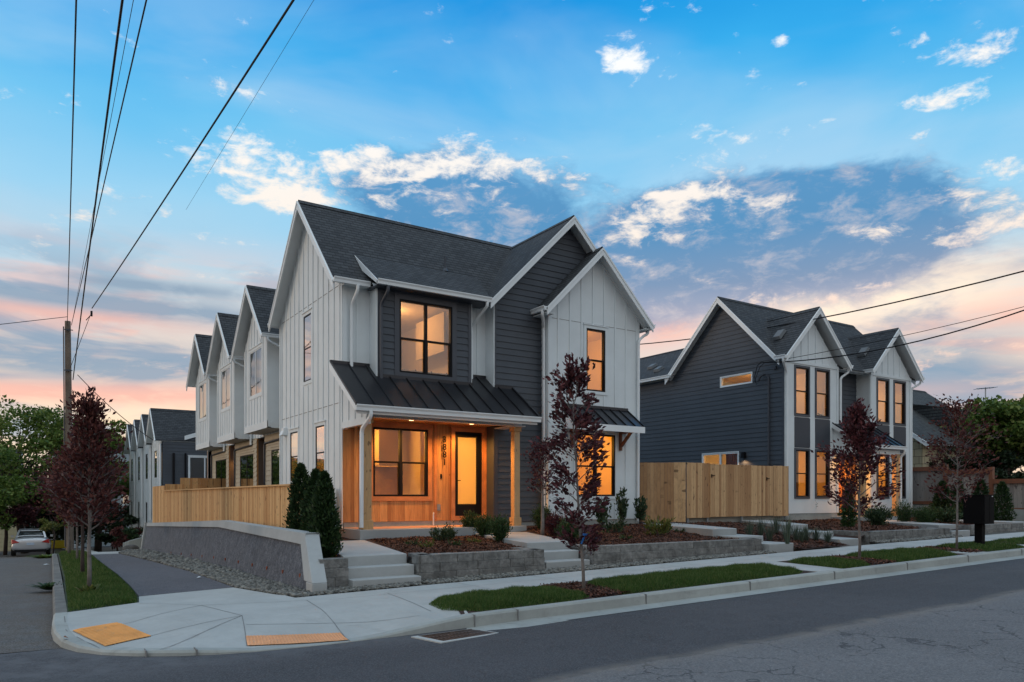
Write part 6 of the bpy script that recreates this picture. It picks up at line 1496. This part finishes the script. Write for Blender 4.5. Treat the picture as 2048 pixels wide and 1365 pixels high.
# ================================================================== street things
# tactile paving
M['tactile'] = pbr('tactile_yellow', lin(232, 164, 92), .7, .12, 4, .1, 60, dirt=((.30, .24, .18), 6, .6))
M['tactile2'] = pbr('tactile_worn', lin(222, 162, 118), .75, .1, 4, .1, 60, dirt=((.36, .33, .30), 9, .9))
def tactile(label, q, mat, nx, ny):
    q = [Vector(p) for p in q]; t = thing('tactile_paving', label, 'tactile paving', (*q[0], walk_s(*q[0])), 'tactile paving slabs at the corner')
    def P(a, b_, dz=0):
        v = q[0].lerp(q[1], a).lerp(q[3].lerp(q[2], a), b_); return Vector((v.x, v.y, walk_s(v.x, v.y)+dz+.003))
    m = MB(); N = 8
    for i in range(N):
        for j in range(N): m.poly([P(i/N, j/N, .008), P((i+1)/N, j/N, .008), P((i+1)/N, (j+1)/N, .008), P(i/N, (j+1)/N, .008)])
    m.build('slab', mat, t); m = MB()
    for i in range(nx):
        for j in range(ny):
            c = P((i+.5)/nx, (j+.5)/ny, .008); i0 = len(m.v)
            for r, h in ((.017, 0), (.010, .007)):
                for k in range(6): m.v.append((c.x+r*math.cos(k*1.047), c.y+r*math.sin(k*1.047), c.z+h))
            for k in range(6): m.f.append((i0+k, i0+(k+1) % 6, i0+6+(k+1) % 6, i0+6+k))
            m.f.append(tuple(i0+6+k for k in range(6)))
    m.build('domes', mat, t)
tactile('square orange yellow tactile slab at the left of the corner ramp', [gp(145, 1273, -.09), gp(210.6, 1295, -.1), gp(302.6, 1276, -.07), gp(233, 1253.7, -.04)], M['tactile'], 16, 24)
tactile('worn peach tactile slab in the ramp facing the main street', [gp(495, 1289, -.1), gp(697, 1275.5, -.1), gp(681, 1257.3, -.05), gp(491.6, 1269.8, -.06)], M['tactile2'], 30, 12)
# storm drain
q = [gp(835, 1272.5, -.12), gp(886.6, 1283, -.12), gp(993.4, 1264.6, -.11), gp(942, 1257, -.11)]
t = thing('storm_drain', 'rusty iron storm drain grate in its concrete frame by the kerb', 'drain', (*q[0], -.13))
qv = [Vector((*p, -.117)) for p in q]; cc = sum(qv, Vector())/4
m = MB(); out = [cc+(p-cc)*1.16 for p in qv]
for i in range(4): j = (i+1) % 4; m.hexa([out[i]-Vector((0, 0, .06)), out[j]-Vector((0, 0, .06)), qv[j]-Vector((0, 0, .06)), qv[i]-Vector((0, 0, .06))], [out[i]-Vector((0,0,.006)), out[j]-Vector((0,0,.006)), qv[j], qv[i]])
m.build('frame', M['conc'], t)
m = MB(); 
for i in range(15):
    a = (i+.5)/15; A = qv[0].lerp(qv[3], a); Bq = qv[1].lerp(qv[2], a); m.beam(A-Vector((0, 0, .018)), Bq-Vector((0, 0, .018)), .018, .03)
for a in (0.02, .35, .66, .98):
    A = qv[0].lerp(qv[1], a); Bq = qv[3].lerp(qv[2], a); m.beam(A-Vector((0, 0, .018)), Bq-Vector((0, 0, .018)), .022, .034)
m.build('grate', pbr('rusty_iron', (.10, .065, .05), .6, .3, 8, metal=.5), t)
m = MB(); m.poly([p-Vector((0, 0, .031)) for p in qv]); m.build('pit_shade_sheet', M['black'], t)  # flat black sheet under the bars, painted as the darkness below the grate
# mailbox cluster
mx_, my_ = px(1959.5, 1086, 18.1)[:2]
t = thing('mailbox', 'black cluster mailbox on a square black pedestal', 'mailbox', (mx_, my_, .3))
M['boxblack'] = pbr('mailbox_black', (.006, .006, .007), .6, .1, 3, spec=.05)
zb0 = CAMZ-53/FPX*18.1; zt0 = CAMZ+5/FPX*18.1
MB().box(mx_-.085, mx_+.085, my_-.085, my_+.085, .3, zb0+.01).build('pedestal', M['boxblack'], t, bevel=.008)
MB().box(mx_-.24, mx_+.26, my_-.21, my_+.27, zb0, zt0-.02).build('cabinet', M['boxblack'], t, bevel=.01)
MB().box(mx_-.25, mx_+.27, my_-.22, my_+.28, zt0-.018, zt0).build('lid', M['boxblack'], t, bevel=.006)
m = MB()
for r in range(4):
    for c in range(2): m.box(mx_-.22+c*.235, mx_-.01+c*.235, my_-.214, my_-.21, zb0+.05+r*.155, zb0+.19+r*.155)
m.build('door_panel', M['boxblack'], t); MB().box(mx_+.13, mx_+.18, my_-.216, my_-.213, zt0-.05, zt0-.03).build('lock_plate', M['trim'], t)
# utility pole
ppos = ray(140, 1109, 38.5); pz = ppos.z; pole = thing('utility_pole', 'tall brown wooden utility pole on the side street verge', 'utility pole', (ppos.x, ppos.y, pz))
ptop = ray(135.5, 643, 38.5)
wood = pbr('pole_wood', (.17, .13, .10), .85, .25, 1.5, .5, 12)
MB().tube([(ppos.x, ppos.y, pz-.3), (ptop.x, ptop.y, ptop.z)], [.19, .135], 14).build('pole', wood, pole, smooth=False)
m = MB(); m.tube([(ppos.x-.22, ppos.y-.05, pz+.4), (ptop.x-.19, ptop.y-.05, ptop.z-.3)], .03, 6); m.build('conduit', M['darktrim'], pole)
def hardware(u, v): p_ = ray(u, v, 38.3); MB().box(p_.x-.10, p_.x+.10, p_.y-.05, p_.y+.05, p_.z-.04, p_.z+.04).tube([(p_.x-.2, p_.y, p_.z), (p_.x+.2, p_.y, p_.z)], .025, 6).build('bracket', M['darktrim'], pole)
hardware(136, 741); hardware(137, 660)
# wires
def wire(label, A, B_, r=.012, sag=0.0, n=14, mat='black', ext=0.0, cat='cable', group='overhead cables'):
    A = Vector(A); B_ = Vector(B_); B2 = A+(B_-A)*(1+ext); P = []
    for i in range(n+1):
        f = i/n; p_ = A.lerp(B2, f); p_.z -= sag*4*f*(1-f); P.append(p_)
    o = MB().tube(P, r, 6).build('cable', M[mat], None, uv=False); tag(o, label, cat, group); return o
A0 = ray(135, 655, 38.4)
wire('thin cable rising straight up from the utility pole top', ray(134.5, 650, 38.4), ray(152.5, 0, 12.2), .015, ext=.35)
wire('thick black cable left of centre among the overhead lines', ray(146, 760, 38.2), ray(248, 0, 12.5), .022, ext=.35, sag=-.25)
wire('thin cable right of the thick one rising to the top edge', ray(143, 650, 38.3), ray(293, 0, 12.5), .014, ext=.35)
wire('faint cable between two others above the pole', ray(143, 652, 38.3), ray(267, 0, 12.5), .006, ext=.35)
wire('thick cable slanting to the top edge above the main gable', ray(184, 617, 37), ray(581, 0, 14.0), .024, ext=.35, sag=.12)
wire('short drop cable from the spliced cable end down to the pole', ray(184, 622, 37), ray(141, 735, 38.2), .014, n=4)
wire('very faint wire crossing the sky right of the slanting cable', ray(372, 420, 24), ray(628, 0, 13.0), .004, ext=.35)
wire('twisted cable running left from the pole out of view', ray(135, 634, 38.3), ray(-60, 656, 30), .016, ext=.2)
wire('service cable from the pole to the distant terrace', ray(155, 750, 38), ray(318, 888, 43), .018, sag=.25)
sp = ray(183, 629, 37); m = MB(); m.tube([sp+Vector((0, 0, .16)), sp-Vector((0, 0, .1))], .05, 8); m.tube([sp, ray(172, 641, 37)], .02, 5); tag(m.build('cable_clamp', M['black']), 'dark splice clamp on the slanting cable beside the pole', 'cable clamp')
wire('twisted black cable sagging above the far house roof', ray(1255, 691, 33), ray(2060, 512, 21), .022, sag=.55, ext=.3)
wire('thin cable crossing the twin white gables', ray(1345, 752, 27.5), ray(2060, 594, 22), .010, sag=.35, ext=.3)
wire('service cable from the far house mast to the right edge', (21.6, 16.9, 6.2), ray(2060, 588, 20), .02, sag=.55, ext=.3)
# boulder
bp = ray(262, 1098, 31.5); g = np.random.default_rng(3); V = ico_v*np.array([.42, .3, .24])*(1+g.uniform(-.12, .12, (12, 1)))+np.array([bp.x, bp.y, T(bp.y)+.10])
o = fast_mesh_idx('boulder', V, ico_f, pbr('boulder', (.10, .095, .09), .9, .3, 5, .5, 20)); sb = o.modifiers.new('s', 'SUBSURF'); sb.levels = 2; sb.render_levels = 2; tag(o, 'dark rounded boulder at the far end of the gravel', 'boulder')
# litter
for i, (u, v, z, s, lb) in enumerate(((93, 1132, -.5, .09, 'crumpled white paper by the side street kerb'), (398, 1156, .0, .07, 'white scrap on the gravel below the leaning wall'), (130, 1290, -.12, .03, 'small dry leaf on the corner ramp'), (286, 1308, -.14, .04, 'dry leaf in the gutter at the corner'))):
    x, y = gp(u, v, z); m = MB(); rd = random.Random(i); zz = walk_s(x, y)+.012 if i > 0 else T(y)-.14
    if i == 3: zz = -.145
    c = [Vector((x+math.cos(k)*s*rd.uniform(.5, 1.2), y+math.sin(k)*s*rd.uniform(.5, 1.2), zz+rd.uniform(0, .03))) for k in range(6)]
    for k in range(6): m.poly([c[k], c[(k+1) % 6], Vector((x, y, zz+.035))])
    tag(m.build('paper_scrap' if i < 2 else 'dry_leaf', M['trim'] if i < 2 else M['brownwood']), lb, 'litter')
# ================================================================== silver coupe
def car(x, y, z, rz):
    t = thing('parked_car', 'silver two door coupe parked on the side street, seen from behind', 'car', (0, 0, 0))
    paint, b, p = newmat('silver_paint'); p.inputs['Base Color'].default_value = (.50, .52, .55, 1); p.inputs['Metallic'].default_value = .55; p.inputs['Roughness'].default_value = .3; p.inputs['Coat Weight'].default_value = .5
    W2 = .89
    # rear at y=0, nose at y=4.8 ; section list: y, half width at sill, at belt, z sill, z belt(shoulder), crown half-width, crown z
    def body(secs, name, mat, levels=2):
        m = MB(); n = None; rings = []
        for s in secs:
            i0 = len(m.v); m.v += s; rings.append((i0, len(s)))
        for (a, k), (b2, _) in zip(rings, rings[1:]):
            for j in range(k): m.f.append((a+j, a+(j+1) % k, b2+(j+1) % k, b2+j))
        m.f.append(tuple(rings[0][0]+j for j in reversed(range(rings[0][1])))); m.f.append(tuple(rings[-1][0]+j for j in range(rings[-1][1])))
        o = m.build(name, mat, t, smooth=True, uv=False); sb = o.modifiers.new('s', 'SUBSURF'); sb.levels = levels; sb.render_levels = levels; return o
    def ring(y, w, z0, z1, zc, tuck=.93):
        return [(-w*.86, y, z0), (-w, y, z0+.12), (-w*1.0, y, (z0+z1)/2), (-w*tuck, y, z1), (-w*.6, y, zc), (0, y, zc+.01), (w*.6, y, zc), (w*tuck, y, z1), (w*1.0, y, (z0+z1)/2), (w, y, z0+.12), (w*.86, y, z0), (0, y, z0)]
    body([ring(.02, W2*.86, .36, .78, .82), ring(.06, W2*.94, .28, .86, .94), ring(.35, W2*.99, .24, .93, 1.0), ring(.9, W2, .22, .92, .98), ring(2.0, W2, .22, .86, .90), ring(3.2, W2, .22, .84, .88), ring(4.2, W2*.96, .24, .72, .80), ring(4.65, W2*.85, .3, .6, .66), ring(4.78, W2*.7, .36, .5, .54)], 'body', paint)
    def cab(y, w, zb_, zt__, wt): return [(-w, y, zb_), (-wt, y, zt__-.04), (-wt*.8, y, zt__), (0, y, zt__+.015), (wt*.8, y, zt__), (wt, y, zt__-.04), (w, y, zb_), (0, y, zb_)]
    darkg = pbr('car_glass', (.02, .024, .026), .08, 0)
    body([cab(.62, .70, .92, 1.0, .60), cab(1.25, .74, .88, 1.32, .56), cab(1.9, .76, .86, 1.40, .58), cab(2.6, .76, .86, 1.33, .58), cab(3.35, .72, .84, .92, .62)], 'cabin', darkg)
    m = MB(); rf = [(-.50, 1.18, 1.315), (.50, 1.18, 1.315), (.52, 1.9, 1.405), (.50, 2.45, 1.375), (-.50, 2.45, 1.375), (-.52, 1.9, 1.405)]
    m.hexa([Vector(p_)-Vector((0, 0, .03)) for p_ in rf], [Vector(p_)+Vector((0, 0, .018)) for p_ in rf]); m.build('roof', paint, t, bevel=.02)
    m = MB()
    for s in (-1, 1): m.beam((s*.66, .60, .95), (s*.54, 1.22, 1.33), .09, .05); m.beam((s*.54, 1.22, 1.33), (s*.55, 2.4, 1.375), .06, .04)
    m.build('pillar', paint, t)
    MB().tube([(-.60, .30, 1.055), (-.3, .27, 1.085), (.3, .27, 1.085), (.60, .30, 1.055)], .022, 6).build('spoiler', paint, t)
    red = pbr('tail_lamp', (.35, .012, .012), .2, 0)
    for s in (-1, 1):
        m = MB(); m.hexa([(s*.86, .12, .66), (s*.84, .02, .68), (s*.48, -.02, .74), (s*.50, .1, .74)] if s > 0 else [(s*.50, .1, .74), (s*.48, -.02, .74), (s*.84, .02, .68), (s*.86, .12, .66)], [(s*.86, .16, .90), (s*.80, .04, .90), (s*.66, .01, .85), (s*.66, .12, .85)] if s > 0 else [(s*.66, .12, .85), (s*.66, .01, .85), (s*.80, .04, .90), (s*.86, .16, .90)]); m.build('tail_light', red, t, bevel=.01)
        for yy in (.85, 3.75):
            wh = MB().tube([(s*.68, yy, .32), (s*.885, yy, .32)], .325, 24).build('wheel', pbr('tyre', (.015, .015, .016), .8, 0), t)
            MB().tube([(s*.80, yy, .32), (s*.895, yy, .32)], .21, 16).build('rim', M['galv'], wh)
    MB().box(-.17, .17, -.012, .02, .60, .72).build('licence_plate', pbr('plate', (.45, .55, .68), .5, .1, 20), t)
    MB().box(-.72, .72, .0, .4, .22, .36).build('rear_valance', M['black'], t)
    m = MB(); m.box(.86, 1.0, 2.75, 2.87, .90, 1.02); m.box(-1.0, -.86, 2.75, 2.87, .90, 1.02); m.build('mirror', paint, t)
    t.location = (x, y, z); t.rotation_euler.z = rz; return t
cp_ = ray(61, 1103, 39.5); car(cp_.x, cp_.y, T(cp_.y)-.13, R(-2))
# yellow planter-like object and glimpses beyond the car
yp = ray(116, 1088, 50); tag(MB().hexa([(yp.x-.45, yp.y-.3, yp.z-.3), (yp.x+.45, yp.y-.3, yp.z-.3), (yp.x+.45, yp.y+.3, yp.z-.3), (yp.x-.45, yp.y+.3, yp.z-.3)], [(yp.x-.55, yp.y-.35, yp.z+.22), (yp.x+.5, yp.y-.35, yp.z+.22), (yp.x+.5, yp.y+.35, yp.z+.22), (yp.x-.55, yp.y+.35, yp.z+.22)]).build('yellow_bin', pbr('yellow_plastic', (.55, .42, .02), .5, .1), bevel=.05), 'low yellow bin at the verge beyond the silver car', 'bin')
